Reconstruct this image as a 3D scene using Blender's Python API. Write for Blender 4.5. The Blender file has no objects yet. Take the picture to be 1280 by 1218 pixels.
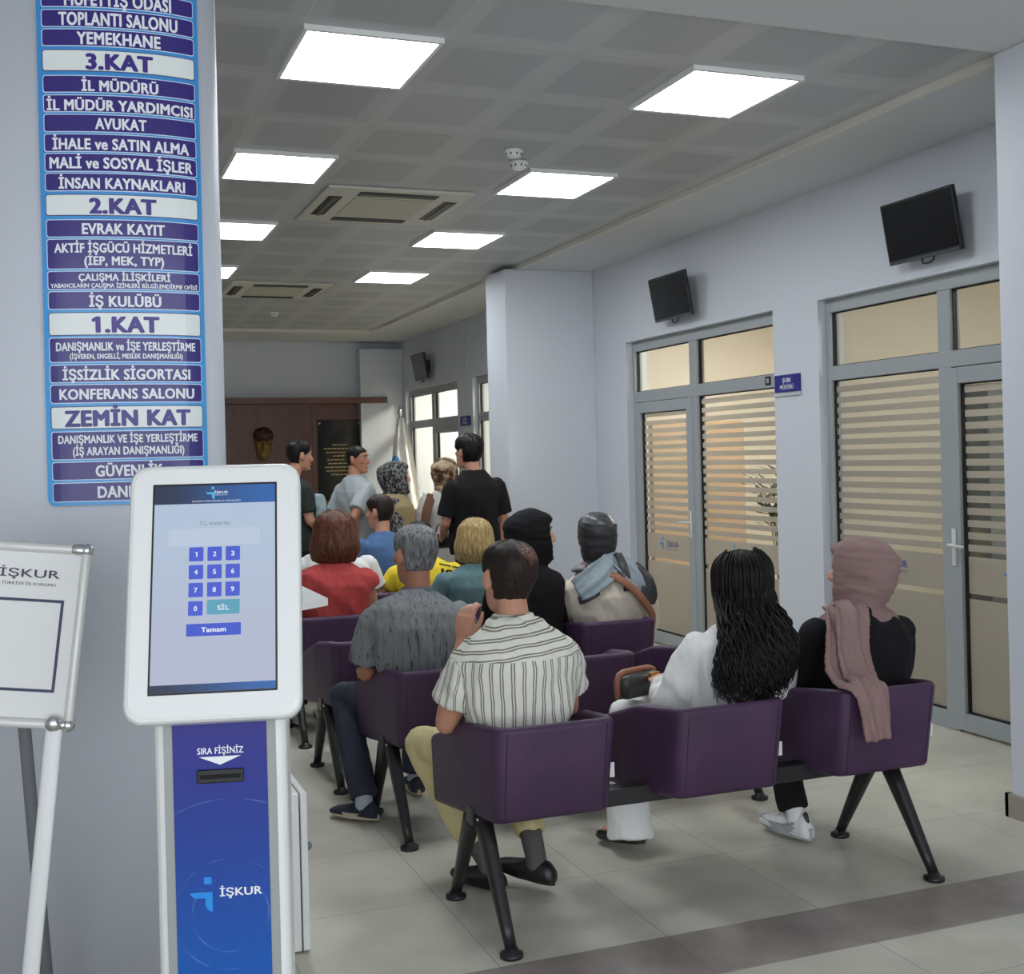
import bpy, bmesh, math, random
from math import pi, sin, cos, radians, exp, sqrt
from mathutils import Vector, Matrix, noise, Euler

random.seed(7)
V = Vector
scene = bpy.context.scene
COL = scene.collection

# ------------------------------------------------------------------ camera
cam_data = bpy.data.cameras.new('camera')
cam = bpy.data.objects.new('camera', cam_data)
COL.objects.link(cam)
cam_data.sensor_fit = 'HORIZONTAL'
cam_data.sensor_width = 36.0
cam_data.lens = 36.0 * 1505.0 / 1280.0
cam_data.shift_y = (572.0 - 609.0) / 1280.0
cam_data.clip_start = 0.05
cam_data.clip_end = 100
YAW, ROLL = 0.362676, -0.024828
cam.location = (0, 0, 1.6)
_f = V((sin(YAW), cos(YAW), 0)); _r = V((cos(YAW), -sin(YAW), 0)); _u = V((0, 0, 1))
_rr = _r * cos(ROLL) + _u * sin(ROLL); _uu = -_r * sin(ROLL) + _u * cos(ROLL)
cam.rotation_euler = Matrix((_rr, _uu, -_f)).transposed().to_euler()
scene.camera = cam

# ------------------------------------------------------------------ world, view, daylight
world = bpy.data.worlds.new('world')
scene.world = world
world.use_nodes = True
world.node_tree.nodes['Background'].inputs[0].default_value = (0.88, 0.93, 1.0, 1)
world.node_tree.nodes['Background'].inputs[1].default_value = 2.1
scene.view_settings.view_transform = 'Standard'
scene.view_settings.look = 'None'
scene.view_settings.gamma = 1.0
scene.view_settings.use_curve_mapping = False
scene.view_settings.exposure = 0.34
LED = 15.0            # strength of the ceiling light panels
OFFICE = 18.0         # strength of the office lamps

# ------------------------------------------------------------------ materials
def lin(c):
    return tuple(((v / 255.0) / 12.92 if v <= 10 else ((v / 255.0 + 0.055) / 1.055) ** 2.4) for v in c) + (1.0,)

MATS = {}
def M(name, rgb, rough=0.6, metal=0.0, spec=0.5, nz=0.0, nscale=8.0, bump=0.0, bscale=60.0, coat=0.0):
    """principled paint / plastic / cloth with a faint procedural mottling and bump"""
    if name in MATS: return MATS[name]
    m = bpy.data.materials.new(name); m.use_nodes = True
    nt = m.node_tree; b = nt.nodes['Principled BSDF']
    b.inputs['Base Color'].default_value = lin(rgb)
    b.inputs['Roughness'].default_value = rough
    b.inputs['Metallic'].default_value = metal
    b.inputs['Specular IOR Level'].default_value = spec
    b.inputs['Coat Weight'].default_value = coat
    if nz or bump:
        tc = nt.nodes.new('ShaderNodeTexCoord')
    if nz:
        n = nt.nodes.new('ShaderNodeTexNoise'); n.inputs['Scale'].default_value = nscale
        n.inputs['Detail'].default_value = 4
        nt.links.new(tc.outputs['Object'], n.inputs['Vector'])
        r = nt.nodes.new('ShaderNodeMix'); r.data_type = 'RGBA'
        c = lin(rgb)
        r.inputs[6].default_value = tuple(v * (1 - nz) for v in c[:3]) + (1,)
        r.inputs[7].default_value = tuple(min(1, v * (1 + nz)) for v in c[:3]) + (1,)
        nt.links.new(n.outputs['Fac'], r.inputs[0]); nt.links.new(r.outputs[2], b.inputs['Base Color'])
    if bump:
        n2 = nt.nodes.new('ShaderNodeTexNoise'); n2.inputs['Scale'].default_value = bscale
        n2.inputs['Detail'].default_value = 3
        nt.links.new(tc.outputs['Object'], n2.inputs['Vector'])
        bp = nt.nodes.new('ShaderNodeBump'); bp.inputs['Strength'].default_value = bump
        bp.inputs['Distance'].default_value = 0.01
        nt.links.new(n2.outputs['Fac'], bp.inputs['Height']); nt.links.new(bp.outputs[0], b.inputs['Normal'])
    MATS[name] = m
    return m

def emit(name, rgb, s):
    m = bpy.data.materials.new(name); m.use_nodes = True
    b = m.node_tree.nodes['Principled BSDF']
    b.inputs['Base Color'].default_value = lin(rgb)
    b.inputs['Emission Color'].default_value = lin(rgb)
    b.inputs['Emission Strength'].default_value = s
    return m

class NT:
    """tiny node graph helper"""
    def __init__(self, name):
        self.m = bpy.data.materials.new(name); self.m.use_nodes = True
        self.t = self.m.node_tree; self.b = self.t.nodes['Principled BSDF']
        self.obj = self.t.nodes.new('ShaderNodeTexCoord').outputs['Object']
        self.xyz = self.t.nodes.new('ShaderNodeSeparateXYZ'); self.l(self.obj, self.xyz.inputs[0])
        self.x, self.y, self.z = self.xyz.outputs
    def l(self, a, b): self.t.links.new(a, b)
    def put(self, sock, v):
        if hasattr(v, 'links'): self.l(v, sock)
        else: sock.default_value = v
    def f(self, op, a, b=0.0, c=0.0):
        n = self.t.nodes.new('ShaderNodeMath'); n.operation = op
        for i, v in enumerate((a, b, c)): self.put(n.inputs[i], v)
        return n.outputs[0]
    def mix(self, fac, a, b):
        n = self.t.nodes.new('ShaderNodeMix'); n.data_type = 'RGBA'
        self.put(n.inputs[0], fac); self.put(n.inputs[6], a); self.put(n.inputs[7], b)
        return n.outputs[2]
    def vec(self, x, y, z):
        n = self.t.nodes.new('ShaderNodeCombineXYZ')
        for i, v in enumerate((x, y, z)): self.put(n.inputs[i], v)
        return n.outputs[0]
    def noise(self, vec, scale, detail=3, rough=0.5):
        n = self.t.nodes.new('ShaderNodeTexNoise'); self.l(vec, n.inputs['Vector'])
        n.inputs['Scale'].default_value = scale; n.inputs['Detail'].default_value = detail
        n.inputs['Roughness'].default_value = rough
        return n.outputs['Fac']
    def white(self, vec):
        n = self.t.nodes.new('ShaderNodeTexWhiteNoise'); self.l(vec, n.inputs['Vector']); return n.outputs['Value']
    def voronoi(self, vec, scale):
        n = self.t.nodes.new('ShaderNodeTexVoronoi'); self.l(vec, n.inputs['Vector']); n.inputs['Scale'].default_value = scale
        return n.outputs['Distance']
    def stripe(self, c, period, width, off=0.0):
        """1 inside a line of the given width repeated every period"""
        q = self.f('FRACT', self.f('DIVIDE', self.f('ADD', c, off + 1000 * period), period))
        return self.f('LESS_THAN', q, width / period)
    def step(self, c, edge): return self.f('GREATER_THAN', c, edge)
    def smooth(self, c, a, b):
        n = self.t.nodes.new('ShaderNodeMapRange'); n.interpolation_type = 'SMOOTHSTEP'
        self.put(n.inputs[0], c); n.inputs[1].default_value = a; n.inputs[2].default_value = b
        return n.outputs[0]
    def bump(self, h, s, d=0.01):
        n = self.t.nodes.new('ShaderNodeBump'); n.inputs['Strength'].default_value = s; n.inputs['Distance'].default_value = d
        self.l(h, n.inputs['Height']); self.l(n.outputs[0], self.b.inputs['Normal'])
    def out(self, col, rough=0.6, spec=0.5, metal=0.0):
        self.put(self.b.inputs['Base Color'], col); self.put(self.b.inputs['Roughness'], rough)
        self.b.inputs['Specular IOR Level'].default_value = spec; self.b.inputs['Metallic'].default_value = metal
        return self.m

def m_floor():
    n = NT('floor_tiles')
    tx = n.f('DIVIDE', n.f('ADD', n.x, 100 * 0.59 - 0.09), 0.59)
    ty = n.f('DIVIDE', n.f('ADD', n.y, 100 * 0.64 - 3.56), 0.64)
    fx = n.f('FRACT', tx); fy = n.f('FRACT', ty)
    jx = n.f('LESS_THAN', n.f('ABSOLUTE', n.f('SUBTRACT', fx, 0.5)), 0.4965)
    jy = n.f('LESS_THAN', n.f('ABSOLUTE', n.f('SUBTRACT', fy, 0.5)), 0.4965)
    joint = n.f('SUBTRACT', 1.0, n.f('MULTIPLY', jx, jy))
    cell = n.white(n.vec(n.f('FLOOR', tx), n.f('FLOOR', ty), 0.0))
    blot = n.noise(n.obj, 1.7, 5, 0.6); fine = n.noise(n.obj, 9.0, 4, 0.6)
    a = n.mix(n.smooth(blot, 0.3, 0.72), lin((188, 185, 170)), lin((212, 209, 195)))
    a = n.mix(n.f('MULTIPLY', cell, 0.22), a, lin((184, 180, 164)))
    a = n.mix(n.f('MULTIPLY', fine, 0.18), a, lin((164, 160, 143)))
    band = n.f('MULTIPLY', n.step(n.y, 3.24), n.f('LESS_THAN', n.y, 3.56))
    st = n.mix(n.smooth(fine, 0.3, 0.7), lin((144, 135, 129)), lin((157, 148, 141)))
    c = n.mix(band, a, st)
    c = n.mix(n.f('MULTIPLY', joint, 0.55), c, lin((104, 100, 88)))
    rg = n.f('ADD', 0.30, n.f('MULTIPLY', fine, 0.14))
    return n.out(c, rg, 0.45)

def m_ceiling():
    n = NT('ceiling_tiles')
    tx = n.f('DIVIDE', n.f('ADD', n.x, 100 * 0.577 - 0.95), 0.577)
    ty = n.f('DIVIDE', n.f('ADD', n.y, 100 * 0.653 - 4.68), 0.653)
    dx = n.f('ABSOLUTE', n.f('SUBTRACT', n.f('FRACT', tx), 0.5))
    dy = n.f('ABSOLUTE', n.f('SUBTRACT', n.f('FRACT', ty), 0.5))
    mx = n.f('MAXIMUM', dx, dy)
    hole = n.f('SUBTRACT', 1.0, n.smooth(mx, 0.345, 0.39))
    joint = n.smooth(mx, 0.492, 0.498)
    cell = n.white(n.vec(n.f('FLOOR', tx), n.f('FLOOR', ty), 3.0))
    c = n.mix(cell, lin((182, 184, 186)), lin((190, 192, 194)))
    hc = n.mix(cell, lin((166, 168, 171)), lin((178, 180, 183)))
    c = n.mix(hole, c, hc)
    c = n.mix(n.f('MULTIPLY', joint, 0.45), c, lin((212, 212, 206)))
    return n.out(c, 0.42, 0.4)

def m_wood():
    n = NT('dark_walnut')
    v = n.vec(n.f('MULTIPLY', n.x, 6.0), n.f('MULTIPLY', n.y, 6.0), n.f('MULTIPLY', n.z, 0.7))
    g = n.noise(v, 5.0, 6, 0.6)
    return n.out(n.mix(n.smooth(g, 0.3, 0.7), lin((88, 58, 50)), lin((104, 70, 60))), 0.38)

WALL = M('white_wall_paint', (205, 209, 216), 0.55, nz=0.015, nscale=1.2, bump=0.05, bscale=140)
SOFF = M('white_soffit_paint', (204, 206, 208), 0.6, nz=0.012, nscale=1.0)
TRIMM = M('cream_trim_paint', (222, 219, 208), 0.5)
FLOOR = m_floor(); CEIL = m_ceiling(); WOOD = m_wood()
ALU = M('grey_aluminium_frame', (158, 163, 165), 0.38, 0.0, 0.5, nz=0.02, nscale=3)
GASKET = M('black_rubber_gasket', (24, 24, 24), 0.7)
WHITEP = M('white_powder_coat', (232, 233, 230), 0.32, nz=0.01)
CHROME = M('chrome', (215, 215, 215), 0.12, 1.0)
BLACKP = M('black_plastic', (22, 22, 23), 0.4)
BLACKM = M('black_metal', (30, 29, 30), 0.35, nz=0.1)
BEIGE = M('beige_office_wall', (222, 215, 203), 0.7, nz=0.02)
BASEB = M('grey_baseboard', (150, 143, 133), 0.5)

# ------------------------------------------------------------------ mesh helpers
def link(name, me, mats, parent=None, smooth=False):
    o = bpy.data.objects.new(name, me)
    COL.objects.link(o)
    if not isinstance(mats, (list, tuple)): mats = [mats]
    if not me.materials:
        for m in mats: me.materials.append(m)
    if smooth:
        me.polygons.foreach_set('use_smooth', [True] * len(me.polygons))
    if parent: o.parent = parent
    return o

def obj(name, bm, mats, parent=None, smooth=False):
    bmesh.ops.recalc_face_normals(bm, faces=bm.faces[:])
    me = bpy.data.meshes.new(name); bm.to_mesh(me); bm.free()
    return link(name, me, mats, parent, smooth)

def tag(o, label=None, cat=None, group=None, kind=None):
    if label: o['label'] = label
    if cat: o['category'] = cat
    if group: o['group'] = group
    if kind: o['kind'] = kind
    return o

def empty(name, loc, rz=0.0, label=None, cat=None, group=None, kind=None):
    o = bpy.data.objects.new(name, None); COL.objects.link(o)
    o.empty_display_size = 0.1
    o.location = loc; o.rotation_euler = (0, 0, rz)
    return tag(o, label, cat, group, kind)

def copy_tree(o, parent=None):
    c = o.copy(); COL.objects.link(c); c.parent = parent
    for ch in list(o.children): copy_tree(ch, c)
    return c

def box(bm, lo, hi, bevel=0.0, seg=2, mat=0, mtx=None):
    x0, y0, z0 = lo; x1, y1, z1 = hi
    vs = [bm.verts.new(p) for p in ((x0,y0,z0),(x1,y0,z0),(x1,y1,z0),(x0,y1,z0),(x0,y0,z1),(x1,y0,z1),(x1,y1,z1),(x0,y1,z1))]
    fs = [bm.faces.new([vs[i] for i in q]) for q in ((0,3,2,1),(4,5,6,7),(0,1,5,4),(1,2,6,5),(2,3,7,6),(3,0,4,7))]
    for f in fs: f.material_index = mat
    if bevel > 0:
        es = list({e for f in fs for e in f.edges})
        r = bmesh.ops.bevel(bm, geom=es, offset=bevel, segments=seg, affect='EDGES', profile=0.5)
        vs = list({v for f in r['faces'] for v in f.verts} | {v for v in vs if v.is_valid})
        for f in r['faces']: f.material_index = mat
    if mtx is not None:
        for v in vs: v.co = mtx @ v.co
    return vs

def bx(lo, hi, bevel=0.0, seg=2):
    bm = bmesh.new(); box(bm, lo, hi, bevel, seg); return bm

def sweep(bm, secs, cap=True, mat=0, closed=False):
    rings = [[bm.verts.new(p) for p in s] for s in secs]
    n = len(rings[0])
    pairs = list(zip(rings[:-1], rings[1:]))
    if closed: pairs.append((rings[-1], rings[0]))
    for a, b in pairs:
        for i in range(n):
            f = bm.faces.new((a[i], a[(i+1) % n], b[(i+1) % n], b[i])); f.material_index = mat
    if cap and not closed:
        for r in (rings[0], rings[-1]):
            f = bm.faces.new(r); f.material_index = mat
    return rings

def ring(c, u, v, a, b, n=20, e=2.0, ph=0.0):
    out = []
    for i in range(n):
        t = 2 * pi * i / n + ph
        ct, st = cos(t), sin(t)
        if e != 2.0:
            ct = math.copysign(abs(ct) ** (2 / e), ct); st = math.copysign(abs(st) ** (2 / e), st)
        out.append(V(c) + u * (a * ct) + v * (b * st))
    return out

def tube(bm, pts, radii, n=12, flat=1.0, up=V((0, 0, 1)), round_caps=True, e=2.0, mat=0, sub=3):
    """tapered limb through pts (Catmull-Rom), radii per point, rounded ends; flat scales the up axis"""
    P = [V(p) for p in pts]; R = list(radii)
    if sub > 1 and len(P) > 2:
        Q, RR = [], []
        for i in range(len(P) - 1):
            p0 = P[max(i-1, 0)]; p1 = P[i]; p2 = P[i+1]; p3 = P[min(i+2, len(P)-1)]
            for k in range(sub):
                t = k / sub
                Q.append(0.5 * ((2*p1) + (p2-p0)*t + (2*p0-5*p1+4*p2-p3)*t*t + (3*p1-p0-3*p2+p3)*t**3))
                RR.append(R[i] * (1-t) + R[i+1] * t)
        Q.append(P[-1]); RR.append(R[-1]); P, R = Q, RR
    secs = []
    N = len(P)
    u = None
    for i in range(N):
        d = (P[min(i+1, N-1)] - P[max(i-1, 0)])
        if d.length < 1e-9: d = V((0, 0, 1))
        d.normalize()
        if u is None:
            a = up if abs(d.dot(up)) < 0.95 else V((0, 1, 0))
            u = d.cross(a).normalized()
        else:
            u = (u - d * u.dot(d)).normalized()
        v = d.cross(u)
        if i == 0 and round_caps:
            for k in (0.15, 0.5, 0.82):
                secs.append(ring(P[0] - d * R[0] * sqrt(1 - k*k) * min(1, flat), u, v, R[0]*k, R[0]*k*flat, n, e))
        secs.append(ring(P[i], u, v, R[i], R[i] * flat, n, e))
        if i == N - 1 and round_caps:
            for k in (0.82, 0.5, 0.15):
                secs.append(ring(P[-1] + d * R[-1] * sqrt(1 - k*k) * min(1, flat), u, v, R[-1]*k, R[-1]*k*flat, n, e))
    return sweep(bm, secs, mat=mat)

def ball(bm, c, r, mtx=None, seg=14, mat=0):
    """ellipsoid with radii r"""
    m = Matrix.Translation(V(c)) @ (mtx.to_4x4() if mtx else Matrix.Identity(4)) @ Matrix.Diagonal((r[0], r[1], r[2], 1))
    d = bmesh.ops.create_uvsphere(bm, u_segments=seg, v_segments=max(6, seg // 2 + 1), radius=1, matrix=m)
    if mat:
        for v in d['verts']:
            for f in v.link_faces: f.material_index = mat

def cyl(bm, p0, p1, r0, r1=None, n=20, mat=0):
    r1 = r0 if r1 is None else r1
    p0, p1 = V(p0), V(p1); d = (p1 - p0).normalized()
    a = V((0, 0, 1)) if abs(d.z) < 0.9 else V((1, 0, 0))
    u = d.cross(a).normalized(); v = d.cross(u)
    sweep(bm, [ring(p0, u, v, r0, r0, n), ring(p1, u, v, r1, r1, n)], mat=mat)

def ribbon(bm, pts, widths, thick, nrm, nw=9, wave=0.0, freq=3.0, seed=0.0, sub=5):
    """thick cloth strip: path, widths, per-point outward normals, corrugated across by wave"""
    P = [V(p) for p in pts]; W = list(widths); Nn = [V(q).normalized() for q in nrm]
    Q = []
    for i in range(len(P) - 1):
        p0 = P[max(i-1, 0)]; p1 = P[i]; p2 = P[i+1]; p3 = P[min(i+2, len(P)-1)]
        for k in range(sub):
            t = k / sub
            Q.append((0.5 * ((2*p1) + (p2-p0)*t + (2*p0-5*p1+4*p2-p3)*t*t + (3*p1-p0-3*p2+p3)*t**3),
                      W[i]*(1-t) + W[i+1]*t, (Nn[i]*(1-t) + Nn[i+1]*t).normalized()))
    Q.append((P[-1], W[-1], Nn[-1]))
    secs = []
    for i, (p, w, n_) in enumerate(Q):
        d = (Q[min(i+1, len(Q)-1)][0] - Q[max(i-1, 0)][0]).normalized()
        s = d.cross(n_).normalized(); n2 = s.cross(d).normalized()
        top, bot = [], []
        for k in range(nw):
            q = k / (nw - 1) * 2 - 1
            h = wave * (sin(q * freq + seed + i * 0.13) + 0.5 * sin(q * freq * 2.1 + seed * 2 + i * 0.21))
            c = p + s * (q * w / 2) + n2 * h
            top.append(c + n2 * thick / 2); bot.append(c - n2 * thick / 2)
        secs.append(top + bot[::-1])
    sweep(bm, secs)

def spin(bm, prof, n=32, c=(0, 0, 0)):
    """lathe: profile of (radius, z)"""
    sweep(bm, [ring(V(c) + V((0, 0, z)), V((1,0,0)), V((0,1,0)), max(r, 1e-4), max(r, 1e-4), n) for r, z in prof])

def remesh(name, bm, mats, parent, vox=0.007, smooth=3, disp=None):
    """fuse overlapping shells into one continuous skin; disp(co, normal) -> offset along the normal"""
    bmesh.ops.recalc_face_normals(bm, faces=bm.faces[:])
    me = bpy.data.meshes.new(name + '_raw'); bm.to_mesh(me); bm.free()
    o = bpy.data.objects.new(name, me); COL.objects.link(o)
    md = o.modifiers.new('r', 'REMESH'); md.mode = 'VOXEL'; md.voxel_size = vox
    if smooth:
        ms = o.modifiers.new('s', 'SMOOTH'); ms.factor = 0.5; ms.iterations = smooth
    dg = bpy.context.evaluated_depsgraph_get()
    nm = bpy.data.meshes.new_from_object(o.evaluated_get(dg), depsgraph=dg)
    bpy.data.objects.remove(o); bpy.data.meshes.remove(me)
    if disp:
        nn = [v.normal.copy() for v in nm.vertices]
        for v, n_ in zip(nm.vertices, nn):
            v.co += n_ * disp(v.co, n_)
    nm.name = name
    nm.materials.clear()
    return link(name, nm, mats, parent, True)

def folds(amp=0.004, sx=9.0, sz=5.0, seed=0.0):
    def f(co, n_):
        q = V((co.x * sx + seed, co.y * sx, co.z * sz + co.x * 3))
        a = noise.noise(q); b = noise.noise(q * 2.3 + V((3, 1, 7)))
        r = 1 - abs(a) * 2
        c = noise.noise(q * 4.7 + V((1, 8, 2)))
        return amp * (r * 1.2 + b * 0.9 + c * 0.35)
    return f

# ------------------------------------------------------------------ lettering
def text_mesh(s, width, cap, bold=0.0, extrude=0.0, maxfit=False):
    """flat letters in the XY plane, centred on the origin, fitted to a width and a capital height;
    bold overlays slightly shifted copies of the strokes"""
    cu = bpy.data.curves.new('lettering', 'FONT')
    cu.body = s; cu.align_x = 'CENTER'; cu.size = 1.0
    cu.resolution_u = 3
    if bold: cu.space_character = 1.0 + bold * 1.5
    o = bpy.data.objects.new('lettering', cu); COL.objects.link(o)
    dg = bpy.context.evaluated_depsgraph_get()
    me = bpy.data.meshes.new_from_object(o.evaluated_get(dg), depsgraph=dg)
    bpy.data.objects.remove(o); bpy.data.curves.remove(cu)
    bm = bmesh.new(); bm.from_mesh(me)
    if s[0] == '1':                                        # give the plain stroke of the figure its flag
        x0 = min(v.co.x for v in bm.verts)
        bm.faces.new([bm.verts.new(p) for p in ((x0 + .05, .70, 0), (x0 - .15, .59, 0), (x0 - .15, .50, 0), (x0 + .05, .59, 0))])
    if bold:
        src = bmesh.new(); src.from_mesh(me) if s[0] != '1' else None
        if s[0] == '1': src.free(); src = bm.copy()
        k = 0
        for dx, dy in ((-1, 0), (1, 0), (0, .6), (0, -.6), (-.75, .45), (.75, .45), (-.75, -.45), (.75, -.45)):
            k += 1
            t = src.copy()
            for v in t.verts: v.co += V((dx * bold, dy * bold, k * 4e-5))
            tm = bpy.data.meshes.new('t'); t.to_mesh(tm); t.free(); bm.from_mesh(tm); bpy.data.meshes.remove(tm)
        src.free()
    bm.to_mesh(me); bm.free()
    xs = [v.co.x for v in me.vertices]
    w = max(xs) - min(xs); cx = (max(xs) + min(xs)) / 2
    sy = cap / (0.70 + bold * 1.2)
    sx = width / w if width else sy
    for v in me.vertices:
        v.co = V(((v.co.x - cx) * sx, v.co.y * sy - cap / 2, v.co.z))
    return me

def join_meshes(items, name):
    bm = bmesh.new()
    for me, mtx in items:
        t = bmesh.new(); t.from_mesh(me)
        for v in t.verts: v.co = mtx @ v.co
        tmp = bpy.data.meshes.new('t'); t.to_mesh(tmp); t.free()
        bm.from_mesh(tmp); bpy.data.meshes.remove(tmp)
    me = bpy.data.meshes.new(name); bm.to_mesh(me); bm.free()
    return me

def lettering(items, mat, parent, name='lettering'):
    """items: (text, width, cap, matrix, bold)"""
    groups = [items] if len(items) > 4 else [[i] for i in items]
    for g in groups:
        me = join_meshes([(text_mesh(s, w, c, b), m) for s, w, c, m, b in g], name)
        o = link(name, me, mat, parent)
    return o

XZ = Matrix(((1, 0, 0, 0), (0, 0, -1, 0), (0, 1, 0, 0), (0, 0, 0, 1)))      # XY letters -> stand up, facing -Y
FACE_L = Matrix(((0, 0, -1, 0), (-1, 0, 0, 0), (0, 1, 0, 0), (0, 0, 0, 1)))  # letters on the right wall, facing -X

def emblem(bm, s, off=V((0, 0, 0)), up=V((0, 1, 0)), rt=V((1, 0, 0)), th=0.001):
    """the small corner-and-dot mark: square dot, arm to the left, stem going down"""
    nrm = rt.cross(up)
    def poly(pp):
        a = [off + rt * x * s + up * y * s for x, y in pp]
        sweep(bm, [[p for p in a], [p + nrm * th for p in a]])
    poly([(0.12, 0.62), (0.52, 0.62), (0.52, 1.0), (0.12, 1.0)])
    poly([(-0.60, 0.20), (0.56, 0.20), (0.56, -0.12), (-0.12, -0.12), (-0.38, -0.10), (-0.52, 0.0), (-0.60, 0.12)])
    poly([(0.18, -0.12), (0.56, -0.12), (0.56, -0.86), (0.42, -0.84), (0.28, -0.72), (0.18, -0.5)])

# ================================================================== SETTING
def struct(name, bm, mats, parent=None, smooth=False):
    o = obj(name, bm, mats, parent, smooth)
    if parent is None: o['kind'] = 'structure'
    return o

XL, XR, YF, YB, ZC, ZS = -4.0, 4.65, -2.0, 16.8, 3.32, 3.285
struct('floor', bx((XL - 0.2, YF, -0.1), (9.2, YB + 0.2, 0)), FLOOR)
# tiled metal ceiling, with the lower smooth plaster margins round it
struct('ceiling', bx((XL, 4.08, ZC), (3.93, 15.5, ZC + 0.05)), CEIL)
bm = bmesh.new()
box(bm, (XL, YF, ZS), (XR, 4.08, ZC + 0.06))
box(bm, (3.93, 4.08, ZS), (XR, YB, ZC + 0.06))
box(bm, (XL, 15.5, ZS), (3.93, YB, ZC + 0.06))
struct('ceiling_margin', bm, SOFF)
# cream edge profile hugging the step between the two ceilings
bm = bmesh.new()
box(bm, (3.905, 4.08, ZS - 0.004), (3.93, 15.5, ZC))
box(bm, (XL, 15.475, ZS - 0.004), (3.905, 15.5, ZC))
struct('trim_1', bm, TRIMM)

OPEN = [(4.35, 6.60), (7.12, 9.41), (11.2, 13.52), (14.1, 16.42)]
HEAD = 2.57
bm = bmesh.new()
y = 3.0
for a, b in OPEN:
    box(bm, (XR, y, 0), (4.85, a, ZC)); box(bm, (XR, a, HEAD), (4.85, b, ZC)); y = b
box(bm, (XR, y, 0), (4.85, YB, ZC))
struct('wall_right', bm, WALL)
struct('wall_back', bx((XL, YB, 0), (9.0, YB + 0.2, ZC)), WALL)
struct('wall_left', bx((XL - 0.2, YF, 0), (XL, YB, ZC)), WALL)
struct('wall_pillar', bx((3.785, 10.05, 0), (XR, 10.56, ZS), 0.006), WALL)
struct('wall_pilaster', bx((3.82, YF, 0), (XR + 0.2, 4.10, ZS), 0.006), WALL)
struct('wall_corner', bx((4.03, 16.55, 0), (XR, YB, 3.18), 0.004), WALL)
bm = bmesh.new()
box(bm, (3.80, YF, 0), (3.82, 4.12, 0.10)); box(bm, (3.80, 4.10, 0), (4.68, 4.118, 0.10))
struct('baseboard_right', bm, BASEB)
bm = bmesh.new()
box(bm, (3.77, 10.035, 0), (3.785, 10.56, 0.1)); box(bm, (3.77, 10.035, 0), (4.65, 10.05, 0.1))
struct('baseboard_pillar', bm, BASEB)

bm = bmesh.new(); box(bm, (4.638, 13.72, 2.62), (4.65, 13.75, ZS)); box(bm, (4.638, 11.0, 3.0), (4.65, 13.72, 3.025))
struct('trim_2', bm, WALL)

# offices behind the glazed fronts
bm = bmesh.new()
box(bm, (7.4, 3.0, 0), (7.5, YB, 3.3))
for yy in (3.0, 6.82, 10.3, 13.75):
    box(bm, (4.85, yy, 0), (7.4, yy + 0.08, 3.3))
struct('wall_office', bm, BEIGE)
struct('ceiling_office', bx((4.85, 3.0, 3.0), (7.5, YB, 3.05)), M('office_ceiling_paint', (235, 228, 215), 0.7))

def m_glass():
    m = bpy.data.materials.new('clear_glass'); m.use_nodes = True
    t = m.node_tree; t.nodes.remove(t.nodes['Principled BSDF'])
    tr = t.nodes.new('ShaderNodeBsdfTransparent'); tr.inputs[0].default_value = (0.93, 0.95, 0.94, 1)
    gl = t.nodes.new('ShaderNodeBsdfGlossy'); gl.inputs['Roughness'].default_value = 0.03
    mx = t.nodes.new('ShaderNodeMixShader')
    mx.inputs[0].default_value = 0.06; t.links.new(tr.outputs[0], mx.inputs[1]); t.links.new(gl.outputs[0], mx.inputs[2])
    t.links.new(mx.outputs[0], t.nodes['Material Output'].inputs[0])
    return m
def m_film():
    m = bpy.data.materials.new('frosted_film'); m.use_nodes = True
    t = m.node_tree; t.nodes.remove(t.nodes['Principled BSDF'])
    tr = t.nodes.new('ShaderNodeBsdfTransparent'); tr.inputs[0].default_value = (0.95, 0.95, 0.95, 1)
    df = t.nodes.new('ShaderNodeBsdfDiffuse'); df.inputs[0].default_value = lin((178, 174, 166))
    tl = t.nodes.new('ShaderNodeBsdfTranslucent'); tl.inputs[0].default_value = lin((208, 204, 197))
    a = t.nodes.new('ShaderNodeMixShader'); a.inputs[0].default_value = 0.55
    b = t.nodes.new('ShaderNodeMixShader'); b.inputs[0].default_value = 0.84
    t.links.new(df.outputs[0], a.inputs[1]); t.links.new(tl.outputs[0], a.inputs[2])
    t.links.new(tr.outputs[0], b.inputs[1]); t.links.new(a.outputs[0], b.inputs[2])
    t.links.new(b.outputs[0], t.nodes['Material Output'].inputs[0])
    return m
GLASS, FILM = m_glass(), m_film()
SKYB = M('sky_blue_print', (40, 140, 215), 0.5)
NAVYB = M('navy_blue_print', (58, 60, 150), 0.5)

def film_strips(y0, y1, z0, z1, solid_top, pitch, clear):
    bm = bmesh.new()
    x0, x1 = 4.741, 4.743
    gz = solid_top - 0.235
    box(bm, (x0, y0, z0), (x1, y1, gz)); box(bm, (x0, y0, gz + clear), (x1, y1, solid_top))
    z = solid_top + clear
    while z + pitch - clear < z1:
        box(bm, (x0, y0, z), (x1, y1, z + pitch - clear)); z += pitch
    if z < z1: box(bm, (x0, y0, z), (x1, y1, z1))
    return bm

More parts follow.
